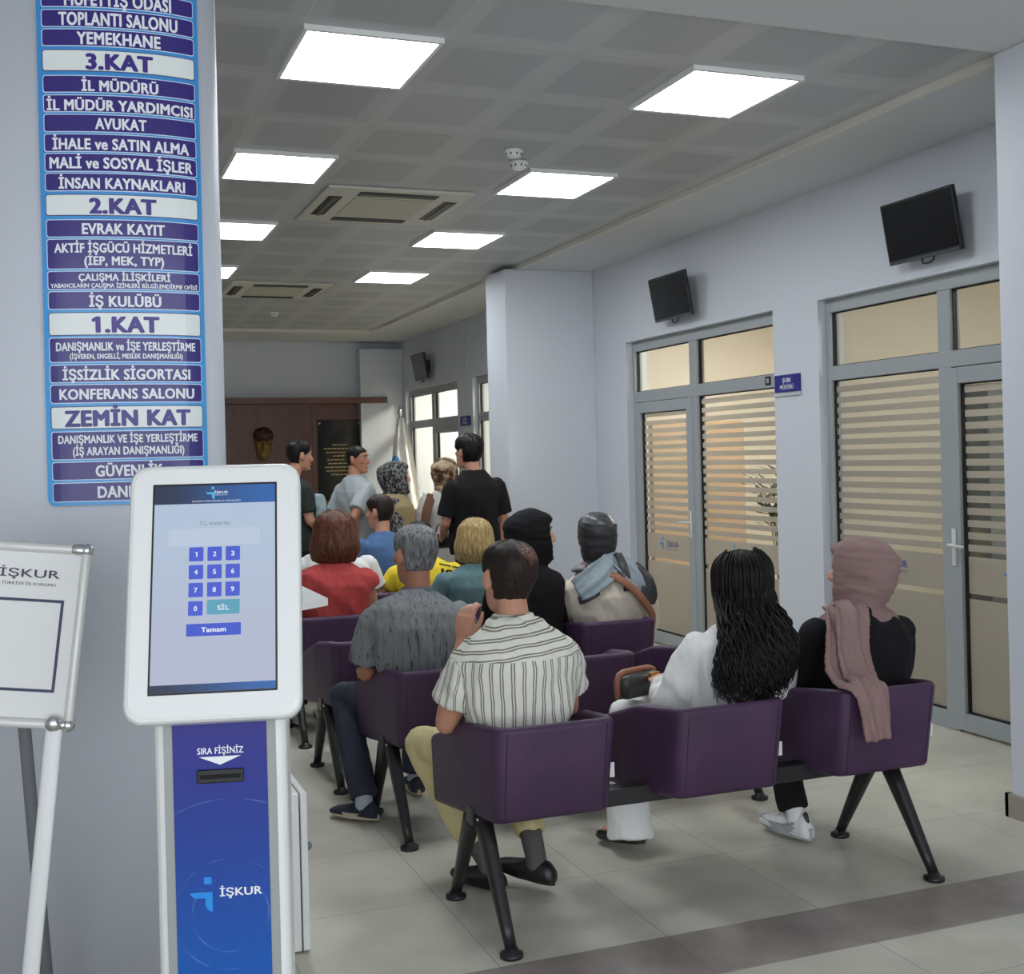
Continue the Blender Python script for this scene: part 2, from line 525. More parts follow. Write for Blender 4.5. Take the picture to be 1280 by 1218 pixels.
def office_front(n, y0, y1, leaf_far, m0, m1, solid=0.93, film=True, number=None):
    """aluminium office front: two transom panes over a door leaf and a fixed pane"""
    root = empty('door_%d' % n, (0, 0, 0), kind='structure')
    fx0, fx1 = 4.71, 4.78
    f = bmesh.new()
    box(f, (fx0, y0, 0), (fx1, y0 + 0.05, HEAD), 0.004); box(f, (fx0, y1 - 0.05, 0), (fx1, y1, HEAD), 0.004)
    box(f, (fx0 - 0.001, y0 + 0.05, 2.485), (fx1, y1 - 0.05, HEAD), 0.004)
    box(f, (fx0 - 0.002, y0 + 0.05, 2.045), (fx1, y1 - 0.05, 2.137), 0.004)
    box(f, (fx0 - 0.001, m0, 0), (fx1, m1, 2.485), 0.004)
    fix = (y0 + 0.05, m0) if leaf_far else (m1, y1 - 0.05)
    lf = (m1 - 0.04, y1 - 0.045) if leaf_far else (y0 + 0.045, m0 + 0.04)
    box(f, (fx0, fix[0], 0), (fx1, fix[1], 0.10), 0.004)
    obj('frame', f, ALU, root)
    g = bmesh.new()
    for a, b in ((y0 + 0.05, m0), (m1, y1 - 0.05)):
        for s in ((a, 2.137, b, 2.143), (a, 2.479, b, 2.485), (a, 2.143, a + 0.006, 2.479), (b - 0.006, 2.143, b, 2.479)):
            box(g, (4.728, s[0], s[1]), (4.756, s[2], s[3]))
    a, b = fix
    for s in ((a, 0.10, b, 0.106), (a, 2.039, b, 2.045), (a, 0.106, a + 0.006, 2.039), (b - 0.006, 0.106, b, 2.039)):
        box(g, (4.728, s[0], s[1]), (4.756, s[2], s[3]))
    obj('gasket', g, GASKET, root)
    for a, b in ((y0 + 0.05, m0), (m1, y1 - 0.05)):
        obj('glass_pane', bx((4.744, a, 2.137), (4.75, b, 2.485)), GLASS, root)
    gp = obj('glass_pane', bx((4.744, fix[0], 0.10), (4.75, fix[1], 2.045)), GLASS, root)
    if film: obj('frosted_film', film_strips(fix[0] + 0.01, fix[1] - 0.01, 0.11, 2.035, solid, 0.068, 0.030), FILM, gp)
    d = bmesh.new()
    l0, l1 = lf; s = 0.095
    for q in ((l0, 0.015, l0 + s, 2.04), (l1 - s, 0.015, l1, 2.04), (l0 + s, 0.015, l1 - s, 0.11), (l0 + s, 1.95, l1 - s, 2.04)):
        box(d, (4.70, q[0], q[1]), (4.755, q[2], q[3]), 0.005)
    leaf = obj('door_leaf', d, ALU, root)
    g = bmesh.new()
    for q in ((l0 + s, 0.11, l1 - s, 0.117), (l0 + s, 1.943, l1 - s, 1.95), (l0 + s, 0.117, l0 + s + 0.007, 1.943), (l1 - s - 0.007, 0.117, l1 - s, 1.943)):
        box(g, (4.722, q[0], q[1]), (4.752, q[2], q[3]))
    obj('gasket', g, GASKET, leaf)
    obj('glass_pane', bx((4.744, l0 + s, 0.11), (4.75, l1 - s, 1.95)), GLASS, leaf)
    if film: obj('frosted_film', film_strips(l0 + s + 0.01, l1 - s - 0.01, 0.12, 1.94, solid, 0.068, 0.030), FILM, leaf)
    h = bmesh.new()
    hy = l0 + 0.045 if leaf_far else l1 - 0.045
    box(h, (4.690, hy - 0.016, 0.93), (4.700, hy + 0.016, 1.14), 0.004)
    dr = 1 if leaf_far else -1
    tube(h, [(4.70, hy, 1.05), (4.655, hy, 1.05), (4.648, hy + dr * 0.02, 1.05), (4.648, hy + dr * 0.12, 1.045)], [0.009, 0.009, 0.009, 0.008], 10)
    obj('handle', h, M('white_handle', (214, 216, 214), 0.25), leaf, True)
    # printed emblem and name on the frosted part
    for (ya, yb), par in () if not film else ((fix, gp), ((l0 + s, l1 - s), leaf)):
        c = (ya + yb) / 2
        e = bmesh.new(); emblem(e, 0.055, V((4.739, c + 0.13, solid - 0.085)), V((0, 0, 1)), V((0, -1, 0)))
        obj('emblem', e, SKYB, par)
        lettering([('İŞKUR', 0.2, 0.042, Matrix.Translation((4.7395, c - 0.06, solid - 0.08)) @ FACE_L, 0.02),
                   ('TÜRKİYE İŞ KURUMU', 0.2, 0.012, Matrix.Translation((4.7395, c - 0.06, solid - 0.125)) @ FACE_L, 0.0)], NAVYB, par)
    if number:
        p = obj('number_plate', bx((4.700, y0 + 0.13, 2.065), (4.709, y0 + 0.195, 2.125), 0.003), BLACKP, root)
        lettering([(number, 0.036, 0.034, Matrix.Translation((4.699, y0 + 0.163, 2.095)) @ FACE_L, 0.02)], M('pale_print', (225, 225, 225), 0.5), p)
    return root

office_front(1, 7.12, 9.41, True, 8.29, 8.41, 0.93, number='10')
office_front(2, 4.35, 6.60, False, 5.435, 5.54, 0.985)
office_front(3, 14.1, 16.42, False, 15.25, 15.37, film=False)
office_front(4, 11.2, 13.52, False, 12.30, 12.41, film=False)

# office lamps (warm) - one ceiling panel in every office
LAMPW = {}
for yy, s in ((4.95, 0.55), (8.55, 0.85), (12.0, 1.15), (15.3, 1.35)):
    o = obj('office_light', bx((5.55, yy - 0.3, 2.985), (6.15, yy + 0.3, 2.999)), emit('warm_lamp_%d' % int(yy), (255, 247, 234), OFFICE * s * 3.0))
    tag(o, {4.95: 'ceiling light panel in the office nearest the white pilaster', 8.55: 'ceiling light panel in the office with door number 10',
            12.0: 'ceiling light panel in the office behind the white pillar', 15.3: 'ceiling light panel in the brightest office at the far end'}[yy], 'light', 'office light panels')

# ------------------------------------------------------------------ ceiling fittings
LEDM = emit('white_led_diffuser', (244, 250, 255), LED)
LN = {(0, 0): 'square ceiling light panel nearest the floor directory, largest of the left row',
      (0, 1): 'second square ceiling light panel of the left row, in front of the near air conditioner',
      (0, 2): 'third square ceiling light panel of the left row, cut by the rounded column',
      (0, 3): 'farthest square ceiling light panel of the left row, a sliver beside the column',
      (1, 0): 'square ceiling light panel nearest the right wall, largest of the right row',
      (1, 1): 'second square ceiling light panel of the right row, beside the smoke detectors',
      (1, 2): 'third square ceiling light panel of the right row, behind the near air conditioner',
      (1, 3): 'farthest square ceiling light panel of the right row, before the white pillar'}
frame_me = diff_me = None
for ci, cx in enumerate((1.2385, 2.9695)):
    for ri, cy in enumerate((5.005, 6.965, 8.92, 10.88)):
        root = empty('ceiling_light', (cx, cy, ZC - 0.022), 0, LN[(ci, ri)], 'ceiling light', 'square ceiling light panels')
        if frame_me is None:
            bm = bmesh.new()
            for q in ((-0.288, -0.326, 0.288, -0.305), (-0.288, 0.305, 0.288, 0.326), (-0.288, -0.305, -0.270, 0.305), (0.270, -0.305, 0.288, 0.305)):
                box(bm, (q[0], q[1], 0.0), (q[2], q[3], 0.0215))
            f = obj('frame', bm, WHITEP, root); frame_me = f.data
            d = obj('diffuser', bx((-0.27, -0.305, 0.004), (0.27, 0.305, 0.012)), LEDM, root); diff_me = d.data
        else:
            link('frame', frame_me, [], root); link('diffuser', diff_me, [], root)

def cassette(cx, cy, label):
    root = empty('air_conditioner', (cx, cy, ZC), 0, label, 'air conditioner', 'ceiling cassette air conditioners')
    W = M('air_conditioner_plastic', (205, 203, 192), 0.45)
    bm = bmesh.new()
    box(bm, (-0.48, -0.53, -0.022), (0.48, 0.53, -0.001), 0.008)
    obj('panel', bm, W, root)
    obj('intake_grille', bx((-0.26, -0.29, -0.028), (0.26, 0.29, -0.0225), 0.003), M('intake_plastic', (190, 187, 172), 0.5), root)
    for q in ((-0.26, -0.455, 0.26, -0.345), (-0.26, 0.345, 0.26, 0.455), (-0.43, -0.29, -0.34, 0.29), (0.34, -0.29, 0.43, 0.29)):
        s = obj('air_slot', bx((q[0], q[1], -0.0265), (q[2], q[3], -0.0225)), BLACKP, root)
        l = bmesh.new()
        if q[2] - q[0] > 0.3: box(l, (q[0] + 0.01, (q[1] + q[3]) / 2 - 0.012, -0.033), (q[2] - 0.01, (q[1] + q[3]) / 2 + 0.012, -0.0266))
        else: box(l, ((q[0] + q[2]) / 2 - 0.012, q[1] + 0.01, -0.033), ((q[0] + q[2]) / 2 + 0.012, q[3] - 0.01, -0.0266))
        obj('louvre', l, M('louvre_grey', (95, 94, 90), 0.5), s)
cassette(2.10, 7.87, 'square ceiling cassette air conditioner nearer the camera, between the light rows')
cassette(2.06, 11.95, 'square ceiling cassette air conditioner farther away, before the wooden panel')

def detector(x, y, label):
    root = empty('smoke_detector', (x, y, ZC), 0, label, 'smoke detector', 'white ceiling smoke detectors')
    bm = bmesh.new(); spin(bm, [(0.0, 0.0), (0.055, -0.0005), (0.055, -0.014), (0.045, -0.018), (0.042, -0.034), (0.03, -0.044), (0.0, -0.046)][::-1], 24)
    obj('housing', bm, WHITEP, root, True)
    bm = bmesh.new()
    for k in range(8):
        t = k * pi / 4
        box(bm, (-0.004, 0.0405, -0.032), (0.004, 0.0445, -0.020), mtx=Matrix.Rotation(t, 4, 'Z'))
    obj('vent_slot', bm, BLACKP, root)
detector(2.44, 6.28, 'white smoke detector nearer the camera of the close pair by the ceiling light')
detector(2.56, 6.52, 'white smoke detector farther of the close pair by the ceiling light')
detector(2.38, 13.8, 'small white smoke detector far away, above the wooden panel')

# ------------------------------------------------------------------ televisions on the right wall
def television(y, label):
    root = empty('television', (4.64, y, 2.83), 0, label, 'television', 'black wall televisions')
    tilt = Matrix.Translation((-0.095, 0, 0)) @ Matrix.Rotation(radians(-10), 4, 'Y')
    bm = bmesh.new(); box(bm, (-0.022, -0.298, -0.175), (0.004, 0.298, 0.175), 0.006, mtx=tilt)
    box(bm, (0.003, -0.2, -0.12), (0.026, 0.2, 0.12), 0.01, mtx=tilt)
    obj('casing', bm, BLACKP, root)
    bm = bmesh.new(); box(bm, (-0.0245, -0.284, -0.148), (-0.0225, 0.284, 0.162), mtx=tilt)
    obj('screen', bm, M('dark_screen', (20, 20, 22), 0.18, coat=0.3), root)
    bm = bmesh.new(); box(bm, (-0.0255, -0.285, -0.1725), (-0.0228, 0.285, -0.158), 0.001, mtx=tilt)
    obj('lower_trim', bm, M('glossy_trim', (120, 122, 125), 0.15, 0.6), root)
    bm = bmesh.new(); box(bm, (-0.07, -0.03, -0.04), (0.008, 0.03, 0.04), 0.004); box(bm, (-0.004, -0.09, -0.09), (0.008, 0.09, 0.09), 0.003)
    obj('wall_bracket', bm, BLACKM, root)
    bm = bmesh.new()
    tube(bm, [(-0.07, 0.02, -0.15), (-0.075, 0.03, -0.195), (-0.075, -0.02, -0.205), (-0.07, -0.06, -0.19), (-0.07, -0.05, -0.15)], [0.005] * 5, 8)
    obj('cable', bm, BLACKP, root, True)
television(5.45, 'black wall television tilted down above the office front by the pilaster, nearest of three')
television(8.37, 'black wall television tilted down above the door numbered 10')
television(15.30, 'small black wall television farthest away, above the far bright office door')

# ------------------------------------------------------------------ door signs
def door_sign(y0, y1, x, label, lines):
    root = empty('door_sign', (x, (y0 + y1) / 2, 1.97), 0, label, 'sign', 'blue office signs')
    w = (y1 - y0) / 2
    obj('sign_plate', bx((-0.012, -w, 0.028), (0, w, 0.145), 0.003), M('sign_blue', (40, 42, 130), 0.35), root)
    obj('lower_strip', bx((-0.010, -w, 0.0), (0, w, 0.022), 0.002), M('sign_grey_strip', (190, 192, 196), 0.35), root)
    lettering([(t, ww, 0.028, Matrix.Translation((-0.0128, 0, z)) @ FACE_L, 0.03) for t, ww, z in lines], M('pale_print', (225, 225, 225), 0.5), root)
door_sign(6.80, 7.10, 4.649, 'blue office sign with white lettering beside the door numbered 10',
          [('ŞUBE', 0.10, 0.108), ('MÜDÜRÜ', 0.16, 0.062)])
door_sign(13.60, 13.98, 4.649, 'small blue office sign far away, beside the far bright office door',
          [('ŞUBE', 0.12, 0.108), ('MÜDÜRÜ', 0.19, 0.062)])

# ------------------------------------------------------------------ wooden panel on the back wall
root = empty('wall_panel', (0, 16.8, 0), 0, 'dark walnut wall panelling with a projecting cornice on the back wall', 'wall panelling')
bm = bmesh.new(); box(bm, (1.2, -0.12, 0), (4.06, 0, 2.42), 0.004)
obj('panel', bm, WOOD, root)
bm = bmesh.new(); box(bm, (1.2, -0.30, 2.415), (4.40, -0.0, 2.495), 0.004)
obj('cornice', bm, M('walnut_cornice', (104, 70, 58), 0.4, nz=0.12, nscale=5), root)
bm = bmesh.new(); box(bm, (3.36, -0.14, 0), (3.40, -0.115, 2.41))
obj('batten', bm, WOOD, root)
root = empty('plaque', (3.74, 16.68, 1.05), 0, 'glossy black stone plaque with gilt lettering on the wooden panel', 'plaque')
obj('stone_slab', bx((-0.31, -0.025, 0), (0.31, -0.001, 1.14), 0.003), M('black_granite', (12, 12, 14), 0.12, nz=0.2, nscale=40), root)
bm = bmesh.new()
for sx in (-1, 1):
    for z in (0.05, 1.09): cyl(bm, (sx * 0.28, -0.026, z), (sx * 0.28, -0.034, z), 0.012)
obj('stud', bm, CHROME, root)
# engraved lines too small to read in the photograph: short gilt rules
bm = bmesh.new()
for i, w in enumerate((0.22, 0.46, 0.40, 0.20, 0.36, 0.34, 0.44, 0.40, 0.26)):
    z = 0.78 - i * 0.052; x = -w / 2
    rr = random.Random(i)
    while x < w / 2:
        l = rr.uniform(0.03, 0.07); box(bm, (x, -0.0268, z), (min(x + l, w / 2), -0.0255, z + 0.014)); x += l + 0.012
obj('gilt_inscription', bm, M('gilt', (168, 150, 96), 0.4, 0.6), root)

RELIEF_AT = (2.676, 16.68, 1.86)

# ------------------------------------------------------------------ rounded column with the floor directory
CA, CB = 0.455, 0.21
r0 = V((0.935, -0.355)); f0 = V((0.355, 0.935))
CC = V((0.052, 3.846))
def colp(t, z, out=0.0):
    a, b = CA + out, CB + out
    q = CC + r0 * (a * sin(t)) - f0 * (b * cos(t))
    return V((q.x, q.y, z))
_arc = [0.0]; NA = 2000
for i in range(NA):
    t = (i + 0.5) / NA * pi / 2
    _arc.append(_arc[-1] + sqrt((CA * cos(t)) ** 2 + (CB * sin(t)) ** 2) * pi / 2 / NA)
def s2t(s):
    a = abs(s)
    lo, hi = 0, NA
    while hi - lo > 1:
        mid = (lo + hi) // 2
        if _arc[mid] < a: lo = mid
        else: hi = mid
    k = lo + (a - _arc[lo]) / max(1e-9, _arc[hi] - _arc[lo])
    return math.copysign(k / NA * pi / 2, s)
bm = bmesh.new()
NC = 96
sweep(bm, [[colp(2 * pi * i / NC, z) for i in range(NC)] for z in (0, ZS)])
struct('wall_column', bm, WALL, None, True)

def wrap(me, s0, z0, out):
    for v in me.vertices:
        p = colp(s2t(s0 + v.co.x), z0 + v.co.y, out + v.co.z); v.co = p

def wrapped_plate(s0, s1, z0, z1, out0, out1, rad=0.008, nx=20):
    """rounded plate following the column"""
    prof = []
    w, h = s1 - s0, z1 - z0
    pts = []
    for cx, cy, a0 in ((w - rad, h - rad, 0), (rad, h - rad, pi / 2), (rad, rad, pi), (w - rad, rad, 1.5 * pi)):
        for k in range(5):
            t = a0 + k * pi / 8; pts.append((cx + rad * cos(t), cy + rad * sin(t)))
    # columns of the plate from left to right so that it can bend
    xs = sorted({round(p[0], 5) for p in pts} | {round(w * k / nx, 5) for k in range(nx + 1)})
    def span(x):
        e = 0
        if x < rad: e = rad - sqrt(max(0, rad ** 2 - (rad - x) ** 2))
        if x > w - rad: e = rad - sqrt(max(0, rad ** 2 - (x - w + rad) ** 2))
        return e, h - e
    bm = bmesh.new(); secs = []
    for x in xs:
        lo, hi = span(x); t = s2t(s0 + x)
        secs.append([colp(t, z0 + lo, out0), colp(t, z0 + hi, out0), colp(t, z0 + hi, out1), colp(t, z0 + lo, out1)])
    sweep(bm, secs)
    return bm

PS0, PS1 = 0.006, 0.443
K = 3.405 / 1505.0
def pz(py):                        # height on the board of a line seen at image row py (left edge)
    return 1.6 - (py - 586.5) * K
board = empty('floor_directory', (0, 0, 0), 0, 'tall blue floor directory board with purple room strips wrapped on the white column', 'directory board')
def m_board():
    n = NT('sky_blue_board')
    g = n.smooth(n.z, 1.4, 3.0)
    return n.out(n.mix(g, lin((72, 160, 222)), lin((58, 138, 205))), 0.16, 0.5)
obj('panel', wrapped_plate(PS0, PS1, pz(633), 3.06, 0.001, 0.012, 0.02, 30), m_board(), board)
PURP = M('directory_purple', (52, 38, 118), 0.14); PWHITE = M('directory_white', (226, 231, 228), 0.14); PLINE = M('directory_outline', (205, 225, 240), 0.2)
ROWS = [(-9.5, 10, 'r', [('MÜFETTİŞ ODASI', .70, 17, 0)]), (14.8, 35, 'r', [('TOPLANTI SALONU', .78, 17, 0)]), (39, 58.8, 'r', [('YEMEKHANE', .545, 16, 0)]),
        (65, 90, 'f', [('3.KAT', .44, 21, 0)]),
        (97, 116.8, 'r', [('İL MÜDÜRÜ', .50, 14, 1.5)]), (121.3, 141.2, 'r', [('İL MÜDÜR YARDIMCISI', .965, 14, 1.5)]), (145.5, 166, 'r', [('AVUKAT', .335, 14.5, 0)]),
        (170, 190.7, 'r', [('İHALE ve SATIN ALMA', .90, 14.5, 1)]), (194.3, 215.5, 'r', [('MALİ ve SOSYAL İŞLER', .945, 14.5, 0)]), (219, 239.8, 'r', [('İNSAN KAYNAKLARI', .83, 14, 1)]),
        (245.5, 270.5, 'f', [('2.KAT', .44, 20.5, 0)]),
        (277, 297.4, 'r', [('EVRAK KAYIT', .54, 14, 0)]), (301.3, 337.3, 'r', [('AKTİF İŞGÜCÜ HİZMETLERİ', .91, 12, -8), ('(İEP, MEK, TYP)', .52, 11.5, 8)]),
        (341.3, 362.8, 'r', [('ÇALIŞMA İLİŞKİLERİ', .60, 9, -4), ('YABANCILARIN ÇALIŞMA İZİNLERİ BİLGİLENDİRME OFİSİ', .97, 5.5, 6.5)]), (366.6, 387.5, 'r', [('İŞ KULÜBÜ', .47, 14, 1)]),
        (393, 420, 'f', [('1.KAT', .44, 21, 0)]),
        (424.3, 453.7, 'r', [('DANIŞMANLIK ve İŞE YERLEŞTİRME', .92, 11, -4.5), ('(İŞVEREN, ENGELLİ, MESLEK DANIŞMANLIĞI)', .74, 6.5, 8)]),
        (458.2, 479, 'r', [('İŞSİZLİK SİGORTASI', .84, 13.5, 1)]), (483, 504.7, 'r', [('KONFERANS SALONU', .89, 13.5, 0)]),
        (510.4, 536.8, 'f', [('ZEMİN KAT', .83, 21, 0)]),
        (541.6, 575, 'r', [('DANIŞMANLIK VE İŞE YERLEŞTİRME', .92, 10.5, -8), ('(İŞ ARAYAN DANIŞMANLIĞI)', .73, 10.5, 7)]),
        (579.4, 600.6, 'r', [('GÜVENLİK', .44, 14.5, 0)]), (605.5, 627.5, 'r', [('DANIŞMA', .42, 15, 0)])]
mg = 0.016
sw = PS1 - PS0 - 2 * mg
for y0, y1, kind, lines in ROWS:
    z1, z0 = pz(y0), pz(y1)
    st = obj('floor_strip' if kind == 'f' else 'room_strip', wrapped_plate(PS0 + mg, PS1 - mg, z0, z1, 0.0121, 0.0138, 0.006), PWHITE if kind == 'f' else PURP, board)
    bo = obj('outline', wrapped_plate(PS0 + mg - 0.0025, PS1 - mg + 0.0025, z0 - 0.0025, z1 + 0.0025, 0.0121, 0.0129, 0.0075), PLINE if kind == 'r' else M('directory_dark_outline', (60, 60, 110), 0.3), st)
    ms = []
    for s, wf, cap, dy in lines:
        me = text_mesh(s, sw * wf, cap * K, 0.042 if kind == 'r' else 0.062)
        zz = (z0 + z1) / 2 - dy * K
        wrap(me, (PS0 + PS1) / 2, zz, 0.0143); ms.append((me, Matrix.Identity(4)))
    link('lettering', join_meshes(ms, 'lettering'), M('directory_print_white', (228, 230, 234), 0.3) if kind == 'r' else M('directory_print_purple', (58, 38, 128), 0.25), st)

# ------------------------------------------------------------------ ticket kiosk
def rrect(w, h, r, n=6):
    out = []
    for cx, cy, a0 in ((w/2 - r, h/2 - r, 0), (-w/2 + r, h/2 - r, pi/2), (-w/2 + r, -h/2 + r, pi), (w/2 - r, -h/2 + r, 1.5*pi)):
        for k in range(n + 1):
            t = a0 + k * pi / 2 / n; out.append((cx + r * cos(t), cy + r * sin(t)))
    return out
def rplate(bm, w, h, r, z0, z1, mtx, cx=0, cy=0, soft=0.0):
    if soft:
        secs = [[mtx @ V((cx + x * (w - 2*soft) / w, cy + y * (h - 2*soft) / h, z0)) for x, y in rrect(w, h, r)],
                [mtx @ V((cx + x, cy + y, z0 + soft)) for x, y in rrect(w, h, r)],
                [mtx @ V((cx + x, cy + y, z1 - soft)) for x, y in rrect(w, h, r)],
                [mtx @ V((cx + x * (w - soft*0.7) / w, cy + y * (h - soft*0.7) / h, z1 - soft * 0.3)) for x, y in rrect(w, h, r)],
                [mtx @ V((cx + x * (w - 2*soft) / w, cy + y * (h - 2*soft) / h, z1)) for x, y in rrect(w, h, r)]]
    else:
        secs = [[mtx @ V((cx + x, cy + y, z)) for x, y in rrect(w, h, r)] for z in (z0, z1)]
    sweep(bm, secs)

kiosk = empty('ticket_kiosk', (0.334, 2.787, 0), -0.232, 'white queue ticket kiosk with tilted touch screen and blue front panel', 'kiosk')
bm = bmesh.new()
BW = 0.296
def bodysec(z, k=1.0):
    pts = []
    for x, y in rrect(BW * k, 0.17, 0.028, 5): pts.append(V((x, 0.085 + y, z)))
    return pts
sweep(bm, [bodysec(z, k) for z, k in ((0.03, 0.99), (0.5, 0.995), (1.12, 1.0))])
obj('body', bm, WHITEP, kiosk, False)
bm = bmesh.new(); box(bm, (-0.24, -0.14, 0), (0.24, 0.26, 0.012), 0.004)
obj('base_plate', bm, WHITEP, kiosk)
bm = bmesh.new(); box(bm, (-0.124, -0.004, 0.05), (0.124, 0.002, 1.10), 0.001)
obj('grey_inlay', bm, M('kiosk_grey', (158, 160, 158), 0.4), kiosk)
def m_kiosk():
    n = NT('kiosk_blue_print')
    c = n.mix(n.smooth(n.z, 0.25, 1.08), lin((12, 92, 178)), lin((30, 28, 128)))
    d = n.f('SQRT', n.f('ADD', n.f('POWER', n.f('SUBTRACT', n.x, 0.015), 2.0), n.f('POWER', n.f('SUBTRACT', n.z, 0.585), 2.0)))
    ang = n.noise(n.vec(n.f('MULTIPLY', n.x, 6.0), 0.0, n.f('MULTIPLY', n.z, 6.0)), 1.6, 2)
    rings = None
    for r, w in ((0.085, 0.0016), (0.125, 0.0016), (0.26, 0.0014)):
        q = n.f('SUBTRACT', 1.0, n.smooth(n.f('ABSOLUTE', n.f('SUBTRACT', d, r)), 0.0, w * 1.6))
        rings = q if rings is None else n.f('ADD', rings, q)
    fac = n.f('MULTIPLY', n.f('MULTIPLY', rings, n.smooth(ang, 0.45, 0.65)), 0.30)
    return n.out(n.mix(fac, c, lin((140, 190, 240))), 0.3, 0.4)
bm = bmesh.new(); box(bm, (-0.104, -0.007, 0.05), (0.104, 0.0, 1.10), 0.001)
pan = obj('front_panel', bm, m_kiosk(), kiosk)
PRW = M('print_white', (238, 240, 244), 0.45)
def kz(py): return 1.6 - (py - 577 + 0.0248 * (265 - 640) ) * 2.70 / 1505 - 0.0   # image row on the front panel
kz = lambda py: 1.6 - (py - 581.3) * 2.70 / 1505
lettering([('SIRA FİŞİNİZ', 0.102, 0.0148, Matrix.Translation((0.001, -0.0075, kz(940.5))) @ XZ, 0.02)], PRW, pan)
lettering([('İŞKUR', 0.094, 0.0185, Matrix.Translation((0.039, -0.0075, kz(1119))) @ XZ, 0.025)], PRW, pan)
bm = bmesh.new(); z = kz(948); sweep(bm, [[V((-0.046, y, z)), V((0.046, y, z)), V((0.0, y, z - 0.019))] for y in (-0.0085, -0.007)])
obj('arrow', bm, PRW, pan)
bm = bmesh.new(); emblem(bm, 0.042, V((-0.047, -0.0085, kz(1122))), V((0, 0, 1)), V((1, 0, 0)))
obj('emblem', bm, M('emblem_blue', (30, 140, 225), 0.4), pan)
bm = bmesh.new(); box(bm, (-0.052, -0.014, kz(981)), (0.052, -0.005, kz(964)), 0.003)
slot = obj('ticket_slot', bm, BLACKP, pan)
bm = bmesh.new(); box(bm, (-0.045, -0.0155, kz(975)), (0.045, -0.0135, kz(970)))
obj('slot_opening', bm, M('slot_black', (5, 5, 5), 0.8), slot)
T = Matrix.Translation((-0.006, 0.035, 1.313)) @ Matrix.Rotation(radians(-18), 4, 'X') @ XZ
bm = bmesh.new(); rplate(bm, 0.388, 0.594, 0.042, -0.045, 0.022, T, soft=0.012)
obj('screen_housing', bm, WHITEP, kiosk)
bm = bmesh.new(); rplate(bm, 0.30, 0.46, 0.03, -0.085, -0.044, T)
obj('rear_cover', bm, WHITEP, kiosk)
SC = 0.000424
bm = bmesh.new(); rplate(bm, 0.282, 0.486, 0.002, 0.0205, 0.0225, T, 0, 0.006)
obj('screen_bezel', bm, BLACKP, kiosk)
def m_screen():
    n = NT('screen_glow')
    c = n.mix(n.smooth(n.z, 1.1, 1.55), lin((176, 182, 204)), lin((176, 194, 216)))
    n.put(n.b.inputs['Emission Color'], c); n.b.inputs['Emission Strength'].default_value = 0.76
    return n.out((0.02, 0.02, 0.02, 1), 0.25, 0.3)
bm = bmesh.new(); rplate(bm, 0.273, 0.476, 0.001, 0.0226, 0.0232, T, 0, 0.006)
scr = obj('screen', bm, m_screen(), kiosk)
def sp(px, py): return ((px - 363) * SC, (617 - py) * SC + 0.006)
def glow(name, rgb, s=0.74):
    if name not in MATS:
        m = emit(name, rgb, s); m.node_tree.nodes['Principled BSDF'].inputs['Base Color'].default_value = (0.02, 0.02, 0.02, 1); m.node_tree.nodes['Principled BSDF'].inputs['Roughness'].default_value = 0.3
        MATS[name] = m
    return MATS[name]
def m_bar():
    n = NT('screen_header_glow')
    c = n.mix(n.smooth(n.x, -0.13, 0.13), lin((36, 48, 74)), lin((44, 98, 170)))
    n.put(n.b.inputs['Emission Color'], c); n.b.inputs['Emission Strength'].default_value = 0.74
    return n.out((0.02, 0.02, 0.02, 1), 0.3, 0.3)
HB = m_bar()
bm = bmesh.new(); rplate(bm, 0.273, 0.044, 0.001, 0.0234, 0.0237, T, 0, 0.006 + 0.238 - 0.022)
obj('header_bar', bm, HB, scr)
bm = bmesh.new(); rplate(bm, 0.273, 0.017, 0.001, 0.0234, 0.0237, T, 0, 0.006 - 0.238 + 0.0085)
obj('footer_bar', bm, HB, scr)
bm = bmesh.new(); x, y = sp(362, 348); rplate(bm, 0.206, 0.040, 0.002, 0.0234, 0.0237, T, x, y)
obj('input_box', bm, glow('input_glow', (186, 199, 220)), scr)
KEYS = [('1', 267, 443), ('2', 364, 443), ('3', 460, 443), ('4', 267, 541), ('5', 364, 541), ('6', 460, 541), ('7', 267, 639), ('8', 364, 639), ('9', 460, 639), ('0', 267, 739)]
KEYM = glow('key_glow', (62, 84, 205))
for k, px, py in KEYS:
    bm = bmesh.new(); x, y = sp(px, py); rplate(bm, 76 * SC, 78 * SC, 0.0025, 0.0234, 0.0240, T, x, y); obj('key', bm, KEYM, scr)
bm = bmesh.new(); x, y = sp(412, 735); rplate(bm, 172 * SC, 80 * SC, 0.0025, 0.0234, 0.0240, T, x, y); obj('key', bm, glow('key_teal_glow', (84, 158, 184)), scr)
bm = bmesh.new(); x, y = sp(363, 855); rplate(bm, 284 * SC, 66 * SC, 0.002, 0.0234, 0.0240, T, x, y); obj('key', bm, glow('key_blue_glow', (48, 78, 200)), scr)
def TT(px, py, z=0.0243): x, y = sp(px, py); return T @ Matrix.Translation((x, y, z))
lettering([(k, 0.0075 if k != '1' else 0.005, 0.0115, TT(px, py), 0.03) for k, px, py in KEYS] +
          [('SİL', 0.026, 0.011, TT(412, 739), 0.02), ('Tamam', 0.055, 0.0115, TT(363, 854), 0.035), ('İŞKUR', 0.031, 0.006, TT(395, 97), 0.02),
           ('TÜRKİYE İŞ KURUMU', 0.03, 0.0022, TT(395, 113), 0.0), ('ÇALIŞMA VE İŞ KURUMU İL MÜDÜRLÜĞÜ', 0.11, 0.0038, TT(370, 146), 0.0)],
          glow('screen_text_glow', (222, 226, 240), 0.8), scr)
lettering([('T.C. Kimlik No', 0.068, 0.0088, TT(362, 272), 0.0)], glow('screen_grey_glow', (110, 112, 125), 0.74), scr)
